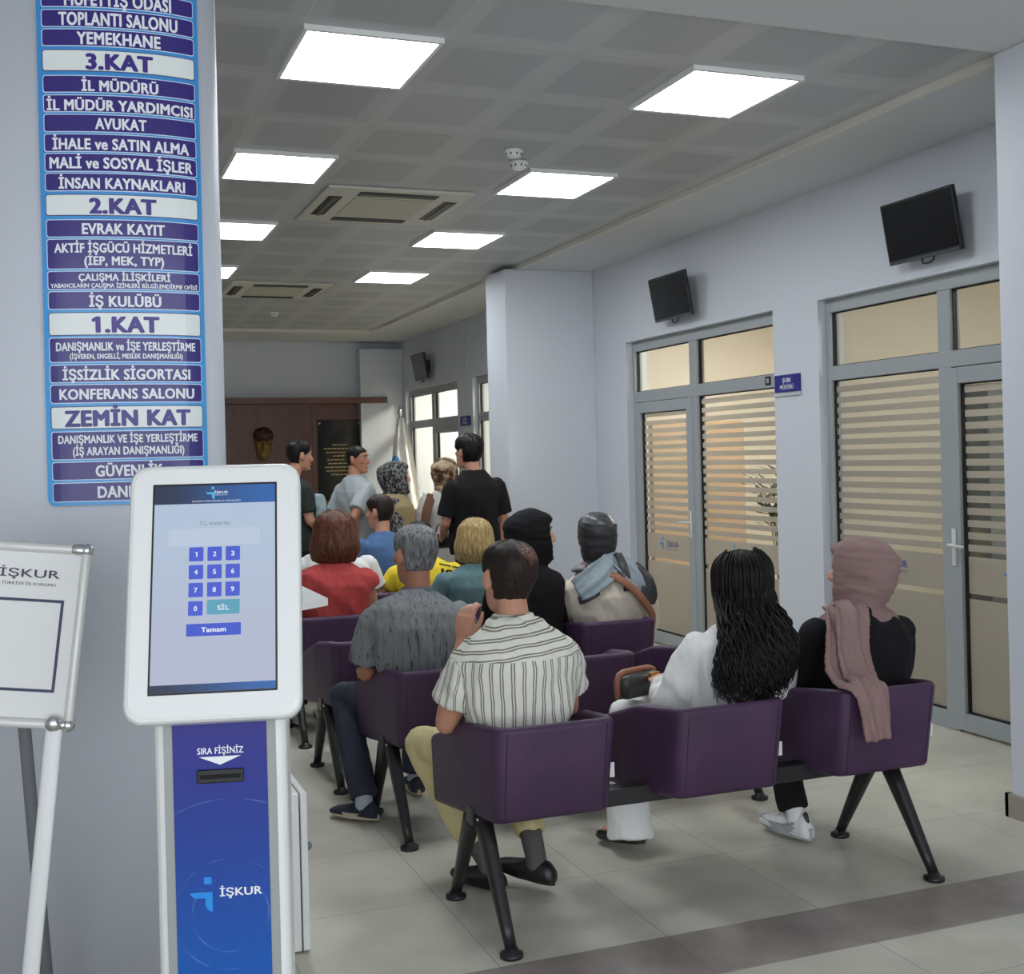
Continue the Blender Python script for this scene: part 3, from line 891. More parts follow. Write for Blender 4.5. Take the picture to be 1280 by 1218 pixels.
bm = bmesh.new(); x, y = sp(338, 103); emblem(bm, 0.0165, T @ V((x, y, 0.0238)), (T.to_3x3() @ V((0, 1, 0))), (T.to_3x3() @ V((1, 0, 0))), 0.0004)
obj('emblem', bm, glow('screen_emblem_glow', (70, 170, 215)), scr)

# ------------------------------------------------------------------ little cabinet and shelf by the column
cab = empty('cabinet', (0.592, 3.93, 0), 0, 'small white cabinet on the floor behind the ticket kiosk', 'cabinet')
bm = bmesh.new(); box(bm, (-0.10, 0.0, 0.005), (0.125, 0.30, 0.52), 0.003); obj('carcass', bm, WHITEP, cab)
bm = bmesh.new(); box(bm, (0.130, 0.0, 0.005), (0.152, 0.30, 0.52), 0.003); dr = obj('door', bm, WHITEP, cab)
bm = bmesh.new(); ball(bm, (0.163, 0.05, 0.33), (0.012, 0.014, 0.014)); obj('knob', bm, M('knob_grey', (120, 120, 120), 0.4), dr, True)

# ------------------------------------------------------------------ notice stand, cut by the picture edge
stand = empty('notice_stand', (-0.07, 3.17, 0), -0.28, 'white framed notice stand with chrome corners at the far left, by the column', 'notice stand')
LEAN = Matrix.Translation((-0.055, -0.02, 0.99)) @ Matrix.Rotation(0.095, 4, 'Y') @ Matrix.Rotation(radians(-8), 4, 'X') @ XZ
FW, FH = 0.30, 0.425
bm = bmesh.new()
for (a, b) in (((-FW/2, 0), (FW/2, 0)), ((-FW/2, FH), (FW/2, FH))):
    tube(bm, [LEAN @ V((a[0], a[1], 0)), LEAN @ V((b[0], b[1], 0))], [0.0125, 0.0125], 12, sub=1)
for x in (-FW/2, FW/2):
    tube(bm, [LEAN @ V((x, 0, 0)), LEAN @ V((x, FH, 0))], [0.0125, 0.0125], 12, sub=1)
fr = obj('frame', bm, M('silver_snap_frame', (214, 214, 210), 0.3, 0.15), stand, True)
for x, y in ((-FW/2, 0), (FW/2, 0), (-FW/2, FH), (FW/2, FH)):
    bm = bmesh.new()
    ball(bm, LEAN @ V((x, y, 0)), (0.0165, 0.0165, 0.0165))
    sx = -1 if x > 0 else 1; sy = 1 if y == 0 else -1
    tube(bm, [LEAN @ V((x, y, 0)), LEAN @ V((x + sx * 0.028, y, 0))], [0.0145, 0.0145], 12, sub=1)
    obj('corner_cap', bm, CHROME, fr, True)
bm = bmesh.new(); rplate(bm, FW - 0.015, FH - 0.015, 0.002, -0.004, 0.0, LEAN, 0, FH / 2)
po = obj('poster', bm, M('poster_paper', (222, 222, 220), 0.5), stand)
lettering([('İŞKUR', 0.145, 0.020, LEAN @ Matrix.Translation((0.018, FH - 0.064, 0.0012)), 0.012), ('TÜRKİYE İŞ KURUMU', 0.13, 0.007, LEAN @ Matrix.Translation((0.018, FH - 0.090, 0.0012)), 0.0)],
          M('print_dark_grey', (62, 64, 78), 0.5), po)
bm = bmesh.new()
FRM = M('print_navy_frame', (52, 54, 84), 0.5)
for q in ((-0.105, 0.075, 0.108, 0.082), (-0.105, 0.292, 0.108, 0.299), (-0.105, 0.082, -0.098, 0.292), (0.101, 0.082, 0.108, 0.292)):
    box(bm, (q[0], q[1], 0.0005), (q[2], q[3], 0.0013), mtx=LEAN)
obj('printed_border', bm, FRM, po)
LEGW = M('stand_white_leg', (224, 225, 224), 0.4)
for x in (-0.118, 0.118):
    top = LEAN @ V((x, 0.0, 0.004))
    bm = bmesh.new()
    ft = V((x - 0.17, -0.02, 0.012))
    d = (ft - top)
    tube(bm, [top, ft], [0.021, 0.021], 12, flat=0.45, sub=1)
    lg = obj('leg', bm, LEGW, stand, True)
    bm = bmesh.new(); ball(bm, top + V((0, -0.006, 0.004)), (0.021, 0.019, 0.021)); obj('leg_cap', bm, CHROME, lg, True)
bm = bmesh.new()
tube(bm, [V((-0.04, 0.05, 1.1)), V((-0.075, 0.36, 0.012))], [0.016, 0.018], 10, sub=1)
obj('rear_strut', bm, M('stand_grey_strut', (112, 113, 116), 0.5), stand, True)

# ------------------------------------------------------------------ flag in the far corner
flag = empty('flag', (4.47, 16.1, 0), 0, 'white flag with a blue emblem hanging from an indoor pole in the far corner', 'flag')
bm = bmesh.new(); cyl(bm, (-0.03, 0, 0.03), (0.0, 0, 2.22), 0.014); obj('pole', bm, M('pole_grey_metal', (150, 150, 150), 0.3, 0.8), flag, True)
bm = bmesh.new(); spin(bm, [(0.0, 0.0), (0.15, 0.0), (0.15, 0.02), (0.03, 0.04), (0.0, 0.04)], 24, (-0.03, 0, 0)); obj('base', bm, CHROME, flag, True)
bm = bmesh.new(); spin(bm, [(0.012, 2.2), (0.028, 2.24), (0.024, 2.28), (0.004, 2.36)], 16); obj('finial', bm, CHROME, flag, True)
bm = bmesh.new(); secs = []
for i in range(25):
    z = 2.18 - i * 0.06
    wv = 0.05 + 0.36 * (i / 24) ** 0.75
    top, bot = [], []
    for k in range(17):
        q = k / 16
        x = -wv * 0.55 + q * wv * 1.25 ; yy = 0.05 * sin(q * 14 + z * 1.2) * (0.3 + 0.7 * i / 24) - 0.06 * q
        top.append(V((x, yy - 0.02, z))); bot.append(V((x, yy - 0.012, z)))
    secs.append(top + bot[::-1])
sweep(bm, secs); cl = obj('cloth', bm, M('white_flag_cloth', (242, 241, 238), 0.75), flag, True)
bm = bmesh.new(); ball(bm, (-0.1, -0.085, 1.58), (0.055, 0.03, 0.085)); obj('blue_emblem', bm, M('flag_blue', (38, 112, 180), 0.7), cl, True)

# far white counter with a bottle on it
ctr = empty('counter', (4.05, 13.2, 0), 0, 'low white counter far behind, beside the bright office door', 'counter')
bm = bmesh.new(); box(bm, (-0.28, -0.3, 0), (0.28, 0.3, 1.0), 0.01); obj('body', bm, M('counter_white', (206, 204, 198), 0.5), ctr)
bm = bmesh.new(); box(bm, (-0.30, -0.32, 1.0005), (0.30, 0.32, 1.03), 0.005); obj('top', bm, M('counter_top', (176, 172, 164), 0.4), ctr)
bt = empty('bottle', (3.86, 12.98, 1.031), 0, 'small clear bottle with a blue label on the far white counter', 'bottle')
bm = bmesh.new(); spin(bm, [(0.0, 0), (0.034, 0.002), (0.034, 0.14), (0.013, 0.18), (0.013, 0.20), (0, 0.201)], 16); obj('body', bm, M('bottle_plastic', (188, 205, 215), 0.15), bt, True)
bm = bmesh.new(); spin(bm, [(0.035, 0.05), (0.036, 0.052), (0.036, 0.11), (0.035, 0.112)], 16); obj('blue_label', bm, M('bottle_label', (60, 120, 190), 0.4), bt, True)

# plants and an air conditioner inside the offices, seen through the glass
LEAF = M('dark_leaf', (46, 62, 36), 0.4, nz=0.25, nscale=5)
def plant(x, y, h, label, seed, spread=0.45, pot_h=0.35):
    rr = random.Random(seed)
    root = empty('potted_plant', (x, y, 0), 0, label, 'plant', 'office plants')
    bm = bmesh.new(); spin(bm, [(0.0, 0.0), (0.13, 0.0), (0.17, pot_h), (0.15, pot_h), (0.14, pot_h - 0.03), (0.0, pot_h - 0.03)], 24); obj('pot', bm, M('brown_pot', (110, 84, 66), 0.6), root, True)
    bm = bmesh.new(); lf = bmesh.new()
    for k in range(16):
        a = rr.uniform(0, 2 * pi); r = rr.uniform(0.1, spread); zt = rr.uniform(h * 0.72, h)
        p0 = V((0.03 * cos(a), 0.03 * sin(a), pot_h - 0.03)); p1 = V((r * 0.4 * cos(a), r * 0.4 * sin(a), pot_h + (zt - pot_h) * 0.7)); p2 = V((r * cos(a), r * sin(a), zt))
        tube(bm, [p0, p1, p2], [0.007, 0.005, 0.003], 6)
        for j in range(6):
            t = 0.45 + 0.11 * j
            b = p1.lerp(p2, (t - 0.45) / 0.55) if t > 0.45 else p1
            an = a + rr.uniform(-1.4, 1.4); L = rr.uniform(0.10, 0.17)
            d = V((cos(an), sin(an), rr.uniform(-0.3, 0.5))).normalized(); s = d.cross(V((0, 0, 1))).normalized(); n_ = s.cross(d)
            secs = []
            for q in range(6):
                u = q / 5; w = 0.028 * sin(pi * (0.08 + 0.90 * u)); c = b + d * (L * u) - n_ * (-0.03 * u * u)
                secs.append([c + s * w, c + n_ * 0.0015, c - s * w, c - n_ * 0.0015])
            sweep(lf, secs)
    obj('stems', bm, LEAF, root, True); obj('foliage', lf, LEAF, root, True)
plant(5.55, 8.42, 1.52, 'dark leafy office plant seen through the glass stripes beside the number 10 plate', 3)
plant(5.95, 7.45, 1.28, 'low leafy office plant behind the frosted glass, right of the mauve headscarf', 5, 0.42)
ac = empty('wall_air_conditioner', (7.39, 7.38, 2.42), 0, 'white split air conditioner high inside the office nearest the pilaster', 'air conditioner')
bm = bmesh.new(); box(bm, (-0.2, -0.4, 0), (0, 0.4, 0.27), 0.03, 3); obj('casing', bm, M('air_conditioner_cream', (226, 214, 190), 0.5), ac)
bm = bmesh.new(); box(bm, (-0.203, -0.36, 0.03), (-0.19, 0.36, 0.07), 0.003); obj('flap', bm, M('air_conditioner_flap', (190, 178, 155), 0.5), ac)

def cupboard(x, y, w, d, h, rgb, label):
    root = empty('office_cupboard', (x, y, 0), pi / 2, label, 'cupboard')
    m = M('cupboard_%d_%d_%d' % rgb, rgb, 0.5, nz=0.04)
    obj('carcass', bx((0, -w / 2, 0.06), (d, w / 2, h), 0.004), m, root)
    obj('plinth', bx((0.02, -w / 2 + 0.01, 0), (d, w / 2 - 0.01, 0.0595)), GASKET, root)
    for sx in (-1, 1):
        a = obj('door', bx((-0.02, min(0.003 * sx, sx * (w / 2 - 0.003)), 0.07), (-0.0005, max(0.003 * sx, sx * (w / 2 - 0.003)), h - 0.01), 0.003), m, root)
        bm = bmesh.new(); cyl(bm, (-0.035, sx * 0.04, h * 0.48), (-0.035, sx * 0.04, h * 0.56), 0.006); obj('handle', bm, CHROME, a, True)
cupboard(5.63, 9.92, 0.98, 0.36, 1.90, (196, 168, 140), 'tan office cupboard seen through the glass stripes of the door numbered 10')
cupboard(6.16, 6.44, 0.60, 0.36, 2.02, (108, 114, 118), 'dark grey office cupboard behind the glass door by the pilaster')

# high white table between the column and the benches
tab = empty('high_table', (0.56, 3.5, 0), 0, 'high white table beside the column, its pointed corner beyond the ticket kiosk', 'table')
bm = bmesh.new()
PT = [(0.732, 3.466), (0.732, 3.88), (0.55, 3.88), (0.475, 3.5), (0.41, 3.29), (0.505, 3.27)]
sweep(bm, [[V((x - 0.56, y - 3.5, z)) for x, y in PT] for z in (1.183, 1.204)]); obj('top', bm, WHITEP, tab)
bm = bmesh.new(); cyl(bm, (0, 0, 0.02), (0, 0, 1.183), 0.03); obj('post', bm, WHITEP, tab, True)
bm = bmesh.new(); spin(bm, [(0, 0), (0.1, 0), (0.1, 0.012), (0.03, 0.022), (0, 0.022)], 24); obj('base', bm, WHITEP, tab, True)

# ================================================================== BENCHES
def m_purple():
    n = NT('purple_upholstery')
    w = n.noise(n.obj, 260, 2); b = n.noise(n.obj, 4, 3)
    c = n.mix(n.smooth(b, 0.3, 0.7), lin((62, 41, 67)), lin((73, 48, 78)))
    n.bump(w, 0.12, 0.003)
    return n.out(c, 0.5, 0.4)
PURPLE = m_purple()

def tub_bm():
    """U-shaped shell: back panel and two arms, in local coordinates (rear plane at y = 0)"""
    bm = bmesh.new()
    path = []
    xr, xf, L, r = 0.220, 0.272, 0.54, 0.05
    P = [(-xf, L), (-xf + (xf - xr) * 0.5, L * 0.5), (-xr - 0.004, r + 0.02)]
    for k in range(5):
        t = k / 4 * pi / 2
        P.append((-xr + r - r * cos(t), r - r * sin(t)))
    for k in range(1, 6): P.append((-xr + r + (2 * xr - 2 * r) * k / 6, 0.0))
    Q = P + [(-x, y) for x, y in P[:8]][::-1]
    # centre-line inset by half the wall thickness
    th = 0.046
    secs = []
    n = len(Q)
    for i, (x, y) in enumerate(Q):
        a = V(Q[max(i-1, 0)]); b = V(Q[min(i+1, n-1)]); d = (b - a).normalized()
        inn = V((-d.y, d.x))                       # towards the seat
        if inn.dot(V((-x, 0.3 - y))) < 0: inn = -inn
        u = min(1, max(0, y / L))
        zt = 0.718 - 0.005 * u - 0.115 * u ** 2.2
        zb = 0.392 - 0.045 * u
        tp = lambda z: 1.0 - 0.035 * (zt - z) / 0.3
        sec = []
        rr = 0.022
        for cx, cz, a0 in ((th - rr, zt - rr, 0), (rr, zt - rr, pi/2), (rr, zb + rr, pi), (th - rr, zb + rr, 1.5*pi)):
            for k in range(4):
                t = a0 + k * pi / 6
                o_, z = cx + rr * cos(t), cz + rr * sin(t)
                lean = 0.05 * max(0, z - 0.42) / 0.3 * (1 - u)
                sec.append(V(((x + inn.x * o_) * tp(z), y + inn.y * o_ - lean + 0.03 * (1 - u), z)))
        secs.append(sec)
    sweep(bm, secs)
    return bm

def make_bench(label):
    root = empty('waiting_bench', (0, 0, 0), 0, label, 'bench', 'purple three-seat waiting benches')
    for cx in (-0.635, 0.035, 0.705):
        bm = tub_bm()
        for v in bm.verts: v.co.x += cx
        sh = obj('tub_shell', bm, PURPLE, root, True)
        bm = bmesh.new()
        box(bm, (cx - 0.20, 0.09, 0.405), (cx + 0.20, 0.60, 0.465), 0.028, 4)
        obj('seat_cushion', bm, PURPLE, root, True)
        for sx in (-1, 1):
            bm = bmesh.new()
            tube(bm, [V((cx + sx * 0.178, 0.030, 0.41)), V((cx + sx * 0.178, 0.0285, 0.44)), V((cx + sx * 0.179, -0.0155, 0.702))], [0.0016, 0.0016, 0.0016], 6, sub=1)
            obj('seam', bm, M('dark_seam', (40, 24, 44), 0.7), sh)
        bm = bmesh.new()
        box(bm, (cx + 0.205, 0.050, 0.50), (cx + 0.231, 0.053, 0.55))
        obj('white_tag', bm, M('tag_white', (214, 214, 214), 0.5), sh)
    bm = bmesh.new()
    box(bm, (-0.87, 0.20, 0.350), (0.87, 0.27, 0.412), 0.004)
    for cx in (-0.635, 0.035, 0.705): box(bm, (cx - 0.12, 0.14, 0.372), (cx + 0.12, 0.44, 0.386), 0.003)
    obj('support_bar', bm, BLACKM, root)
    for sx in (-1, 1):
        x = sx * 0.835 - 0.0
        for y0, y1 in ((0.20, -0.06), (0.28, 0.51)):
            bm = bmesh.new()
            d = (V((x, y1, 0.02)) - V((x, y0, 0.39)))
            secs = []
            for k in range(6):
                t = k / 5; c = V((x, y0, 0.39)) + d * t
                w = 0.046 * (1 - t) + 0.019 * t
                secs.append(ring(c, V((0, 1, 0)), V((1, 0, 0)), w, 0.030 * (1 - t) + 0.019 * t, 16, 2.6))
            sweep(bm, secs)
            lg = obj('leg', bm, BLACKM, root, True)
            bm = bmesh.new(); spin(bm, [(0.0, 0.0), (0.038, 0.0), (0.038, 0.013), (0.022, 0.018), (0.02, 0.03), (0.0, 0.03)], 24, (x, y1, 0.0))
            obj('foot_pad', bm, BLACKM, lg, True)
        bm = bmesh.new()
        for yy in (0.155, 0.32): ball(bm, (x - sx * -0.031, yy, 0.385), (0.004, 0.007, 0.007), seg=8)
        obj('bolt', bm, CHROME, root, True)
    return root

BL = ['purple three-seat bench nearest the camera, under the striped shirt and the mauve headscarf',
      'purple three-seat bench in the second row, under the man in the grey polo shirt',
      'purple three-seat bench in the third row, under the woman in beige',
      'purple three-seat bench in the fourth row, under the woman in red',
      'purple three-seat bench in the fifth row, under the person in the yellow T-shirt',
      'purple three-seat bench farthest back, under the person in blue']
BY = [3.68, 4.85, 5.80, 6.80, 7.80, 8.80]
BX = [2.165, 2.16, 2.09, 2.11, 2.10, 2.10]
bench0 = make_bench(BL[0]); bench0.location = (BX[0], BY[0], 0)
for i in range(1, 6):
    b = copy_tree(bench0); b['label'] = BL[i]; b.location = (BX[i], BY[i], 0)

# ================================================================== PEOPLE
SKIN = M('skin_medium', (196, 142, 116), 0.5, nz=0.05, nscale=14)
SKIN_L = M('skin_light', (208, 160, 136), 0.5, nz=0.05, nscale=14)
SKIN_T = M('skin_tanned', (172, 116, 90), 0.5, nz=0.05, nscale=14)

# head cross-sections: height, front, back, half-width (metres; origin between the ears)
HEAD = [(-0.118, 0.060, 0.020, 0.012), (-0.113, 0.078, -0.000, 0.026), (-0.102, 0.086, -0.025, 0.040), (-0.085, 0.087, -0.048, 0.051), (-0.060, 0.089, -0.068, 0.059),
        (-0.035, 0.088, -0.080, 0.064), (-0.010, 0.088, -0.089, 0.069), (0.015, 0.086, -0.096, 0.073), (0.035, 0.091, -0.100, 0.075),
        (0.060, 0.087, -0.100, 0.076), (0.080, 0.074, -0.092, 0.071), (0.097, 0.052, -0.073, 0.059), (0.108, 0.028, -0.048, 0.042), (0.114, 0.006, -0.026, 0.022), (0.1165, -0.006, -0.014, 0.006)]
def headp(a, z):
    """point on the skull; a = 0 at the face, measured round the head"""
    zz = max(HEAD[0][0], min(HEAD[-1][0], z))
    for i in range(len(HEAD) - 1):
        if HEAD[i][0] <= zz <= HEAD[i+1][0]:
            t = (zz - HEAD[i][0]) / (HEAD[i+1][0] - HEAD[i][0])
            _, f, b, w = [p * (1 - t) + q * t for p, q in zip(HEAD[i], HEAD[i+1])]
            break
    yc = (f + b) / 2; hl = (f - b) / 2
    x = w * sin(a); y = yc + hl * cos(a)
    if cos(a) > 0 and -0.01 < z < 0.045:                    # eye sockets
        y -= 0.007 * exp(-((abs(x) - 0.031) / 0.015) ** 2 - ((z - 0.018) / 0.012) ** 2)
    return V((x, y, z))

ZL = [HEAD[0][0] + (HEAD[-1][0] - HEAD[0][0]) * (0.5 - 0.5 * cos(pi * (0.03 + 0.94 * k / 30))) for k in range(31)]
def head_soup(bm, MX, female=False):
    n = 40
    sweep(bm, [[MX @ headp(2 * pi * i / n, z) for i in range(n)] for z in ZL])
    def T_(p): return MX @ V(p)
    s = MX.to_scale().x
    tube(bm, [T_((0, 0.084, 0.026)), T_((0, 0.094, 0.008)), T_((0, 0.107, -0.018)), T_((0, 0.103, -0.030))], [0.007*s, 0.009*s, 0.0125*s, 0.010*s], 10)
    R3 = MX.to_3x3().normalized()
    for sx in (-1, 1):
        ball(bm, T_((sx * 0.010, 0.094, -0.028)), (0.009*s, 0.010*s, 0.008*s), R3, 10)
        ball(bm, T_((sx * 0.028, 0.082, 0.037)), (0.022*s, 0.011*s, 0.007*s), R3, 10)        # brow
        ball(bm, T_((sx * 0.042, 0.066, -0.012)), (0.019*s, 0.014*s, 0.017*s), R3, 10)       # cheek
        e = MX.to_3x3().normalized() @ Matrix.Rotation(sx * -0.5, 3, 'Z')
        ball(bm, T_((sx * 0.080, -0.010, 0.000)), (0.0105*s, 0.019*s, 0.033*s), e, 12)        # ear
        ball(bm, T_((sx * 0.075, 0.000, -0.024)), (0.008*s, 0.010*s, 0.012*s), e, 8)          # lobe
    ball(bm, T_((0, 0.089, -0.0545)), (0.023*s, 0.009*s, 0.0055*s), R3, 12)                   # upper lip
    ball(bm, T_((0, 0.088, -0.0665)), (0.020*s, 0.009*s, 0.006*s), R3, 12)                    # lower lip
    ball(bm, T_((0, 0.084, -0.098)), (0.020*s, 0.012*s, 0.013*s), R3, 12)                     # chin

def eyes(MX, parent, brow=(40, 30, 26)):
    s = MX.to_scale().x
    R3 = MX.to_3x3().normalized()
    for sx in (-1, 1):
        bm = bmesh.new()
        ball(bm, MX @ V((sx * 0.031, 0.0715, 0.0175)), (0.0125*s, 0.0115*s, 0.0095*s), R3, 14)
        ball(bm, MX @ V((sx * 0.031, 0.0795, 0.0175)), (0.0052*s, 0.004*s, 0.0058*s), R3, 10, mat=1)
        obj('eye', bm, [M('eye_white', (214, 206, 200), 0.3), M('eye_iris', (38, 26, 20), 0.2)], parent, True)
        bm = bmesh.new()
        tube(bm, [MX @ V((sx * 0.013, 0.0915, 0.037)), MX @ V((sx * 0.030, 0.091, 0.0425)), MX @ V((sx * 0.048, 0.079, 0.037))], [0.0035*s, 0.004*s, 0.002*s], 8, flat=0.6)
        obj('eyebrow', bm, M('brow_%d_%d_%d' % brow, brow, 0.8), parent, True)
    bm = bmesh.new()
    tube(bm, [MX @ V((-0.022, 0.0935, -0.0605)), MX @ V((0, 0.0985, -0.061)), MX @ V((0.022, 0.0935, -0.0605))], [0.002*s, 0.0034*s, 0.002*s], 8)
    obj('mouth', bm, M('mouth_line', (136, 74, 66), 0.5), parent, True)

def shell(name, MX, off, mat, parent, nz=0.004, nf=(60, 60, 9), n=72, m=48, seed=0.0, zlo=-0.118, extra=None):
    """hair or cap: the head surface pushed out by off(a, z) (negative sinks below the skin)"""
    bm = bmesh.new(); secs = []
    for j in range(m + 1):
        z = zlo + (0.1165 - zlo) * (0.5 - 0.5 * cos(pi * (0.02 + 0.96 * j / m)))
        row = []
        for i in range(n):
            a = 2 * pi * i / n - pi
            p = headp(a, z); o = off(a, z)
            c = V((0, -0.005, 0.0 if z < 0 else 0.0))
            d = V((p.x, p.y + 0.006, (z - 0.005) * 0.85)).normalized() if z > 0 else V((p.x, p.y + 0.006, z * 0.2)).normalized()
            g = nz * noise.noise(V((a * nf[0] / 10 + seed + z * 6, z * nf[2], seed))) + nz * 0.8 * noise.noise(V((a * nf[0] / 3.2 + z * 10, z * nf[2] * 1.6, seed + 5)))
            q = p + d * (o + (g if o > 0 else 0))
            if extra: q = extra(a, z, q)
            row.append(MX @ q)
        secs.append(row)
    sweep(bm, secs)
    return obj(name, bm, mat, parent, True)

def ss(x, a, b):
    t = max(0.0, min(1.0, (x - a) / (b - a))); return t * t * (3 - 2 * t)

def hair_short(thick=0.014, front=0.066, side=0.0, nape=-0.055, bald=None):
    def off(a, z):
        A = abs(a)
        if A < 0.75: line = front - 0.01 * (A / 0.75)
        elif A < 1.25: line = front - 0.01 + (side + 0.02 - front) * (A - 0.75) / 0.5 
        elif A < 1.75: line = side + 0.01 if A < 1.45 else 0.03       # over the ear
        elif A < 2.0: line = 0.03 + (nape - 0.03) * (A - 1.75) / 0.25
        else: line = nape
        k = ss(z, line - 0.006, line + 0.010)
        t = thick * (0.62 + 0.38 * ss(z, line, line + 0.08))
        if bald:
            ba, bz, bw = bald
            t -= thick * 1.25 * exp(-((a - ba) / bw) ** 2 - ((z - bz) / 0.024) ** 2)
        return -0.008 * (1 - k) + t * k
    return off

def hair_bob(thick=0.030, front=0.06, low=-0.09):
    def off(a, z):
        A = abs(a)
        line = front if A < 0.6 else (front + (low - front) * ss(A, 0.6, 1.05))
        k = ss(z, line - 0.006, line + 0.012)
        t = thick * (0.65 + 0.55 * ss(-z, -0.06, 0.06)) 
        return -0.008 * (1 - k) + t * k
    return off

def finger(bm, W, base, dirv, L, r, curl, side=V((1, 0, 0))):
    """three phalanges bending towards the palm (-z)"""
    p = V(base); d = V(dirv).normalized(); pts = [p]
    ax = side
    for l, c in zip((0.45, 0.31, 0.24), curl):
        d = Matrix.Rotation(-c, 3, ax) @ d
        p = p + d * (L * l); pts.append(p)
    tube(bm, [W @ q for q in pts], [r * 1.08, r, r * 0.93, r * 0.78], 8, sub=2)

def hand_soup(bm, wrist, direction, back, left, s=1.0, curl=0.35, spread=0.10):
    """palm, four unequal fingers and a thumb leaving the side of the palm"""
    y = V(direction).normalized(); z = V(back); z = (z - y * z.dot(y)).normalized(); x = y.cross(z)
    W = Matrix(((x.x, y.x, z.x, wrist[0]), (x.y, y.y, z.y, wrist[1]), (x.z, y.z, z.z, wrist[2]), (0, 0, 0, 1))) @ Matrix.Diagonal((s, s, s, 1))
    sg = 1 if left else -1
    secs = []
    for yy, w, h in ((-0.02, 0.026, 0.021), (0.0, 0.028, 0.019), (0.03, 0.037, 0.0165), (0.065, 0.041, 0.0145), (0.088, 0.039, 0.012)):
        secs.append([W @ q for q in ring((0, yy, 0), V((1, 0, 0)), V((0, 0, 1)), w, h, 16, 2.4)])
    sweep(bm, secs)
    for k, (fx, L, r) in enumerate(((0.029, 0.074, 0.0086), (0.010, 0.083, 0.0090), (-0.010, 0.077, 0.0086), (-0.028, 0.060, 0.0076))):
        cv = curl * (1.0 + 0.12 * k)
        finger(bm, W, (sg * fx, 0.082, -0.001), (sg * fx * spread * 14 * 0.35, 1, 0), L, r * s, (cv * 0.8, cv * 1.2, cv * 0.8))
    p0 = V((sg * 0.024, 0.020, -0.006)); p1 = V((sg * 0.047, 0.050, -0.014)); p2 = V((sg * 0.055, 0.082, -0.020)); p3 = V((sg * 0.054, 0.106, -0.026))
    tube(bm, [W @ p for p in (p0, p1, p2, p3)], [0.014 * s, 0.0112 * s, 0.0098 * s, 0.0078 * s], 8, sub=2)

SIT = dict(P=(0, 0, .53), W=(0, -.035, .69), C=(0, -.035, .86), N=(0, -.005, 1.0), H=(0, .035, 1.165), SL=(-.180, -.015, .905), SR=(.180, -.015, .905), EL=(-.255, .06, .68), ER=(.255, .06, .68),
           WL=(-.15, .29, .63), WR=(.15, .29, .63), HL=(-.09, .02, .535), HR=(.09, .02, .535), KL=(-.13, .44, .535), KR=(.13, .44, .535), AL=(-.12, .42, .10), AR=(.12, .42, .10),
           FL=(-.1, 1, 0), FR=(.1, 1, 0), bL=(0, 0, 1), bR=(0, 0, 1), dL=None, dR=None, cL=.35, cR=.35)
STAND = dict(P=(0, 0, .95), W=(0, .005, 1.10), C=(0, -.005, 1.28), N=(0, -.02, 1.47), H=(0, .015, 1.635), SL=(-.182, -.02, 1.375), SR=(.182, -.02, 1.375), EL=(-.25, -.03, 1.11), ER=(.25, -.03, 1.11),
             WL=(-.25, .08, .87), WR=(.25, .08, .87), HL=(-.09, 0, .93), HR=(.09, 0, .93), KL=(-.10, .01, .50), KR=(.10, .01, .50), AL=(-.11, -.03, .09), AR=(.11, -.03, .09),
             FL=(-.15, 1, 0), FR=(.15, 1, 0), bL=(-1, 0, 0), bR=(1, 0, 0), dL=None, dR=None, cL=.4, cR=.4)

def torso_rings(J, g, infl, w=1.0, top=True, low=0.10, n=28, hip=1.0):
    P, W_, C, N = J['P'], J['W'], J['C'], J['N']
    up = V((0, 0, 1))
    items = [(P + V((0, 0, -low)), .165, .120), (P + V((0, 0, -low * .3)), .178, .130), (P.lerp(W_, .5), .168, .125), (W_, .158, .118), (W_.lerp(C, .5), .166, .122), (C, .178, .124),
             (C.lerp(N, .42), .182, .112), (C.lerp(N, .68), .158, .096), (C.lerp(N, .88), .108, .078)]
    if top: items.append((N + V((0, 0.002, .012)), .064, .063))
    out = []
    for k, (c, a, b) in enumerate(items):
        i2 = items[min(k+1, len(items)-1)][0]; i1 = items[max(k-1, 0)][0]
        d = (i2 - i1).normalized()
        sh = (J['SR'] - J['SL']); u = V((sh.x, sh.y, 0)).normalized()
        if k < 3: u = V((1, 0, 0)).lerp(u, k / 3).normalized()
        u = (u - d * u.dot(d)).normalized(); v = d.cross(u)
        gg = g if k < 7 else 1 + (g - 1) * 0.4
        hw = hip + (1 - hip) * min(1, k / 4)
        out.append(ring(c, u, v, (a * gg * w + infl) * hw, b * gg + infl, n, 2.3))
    return out

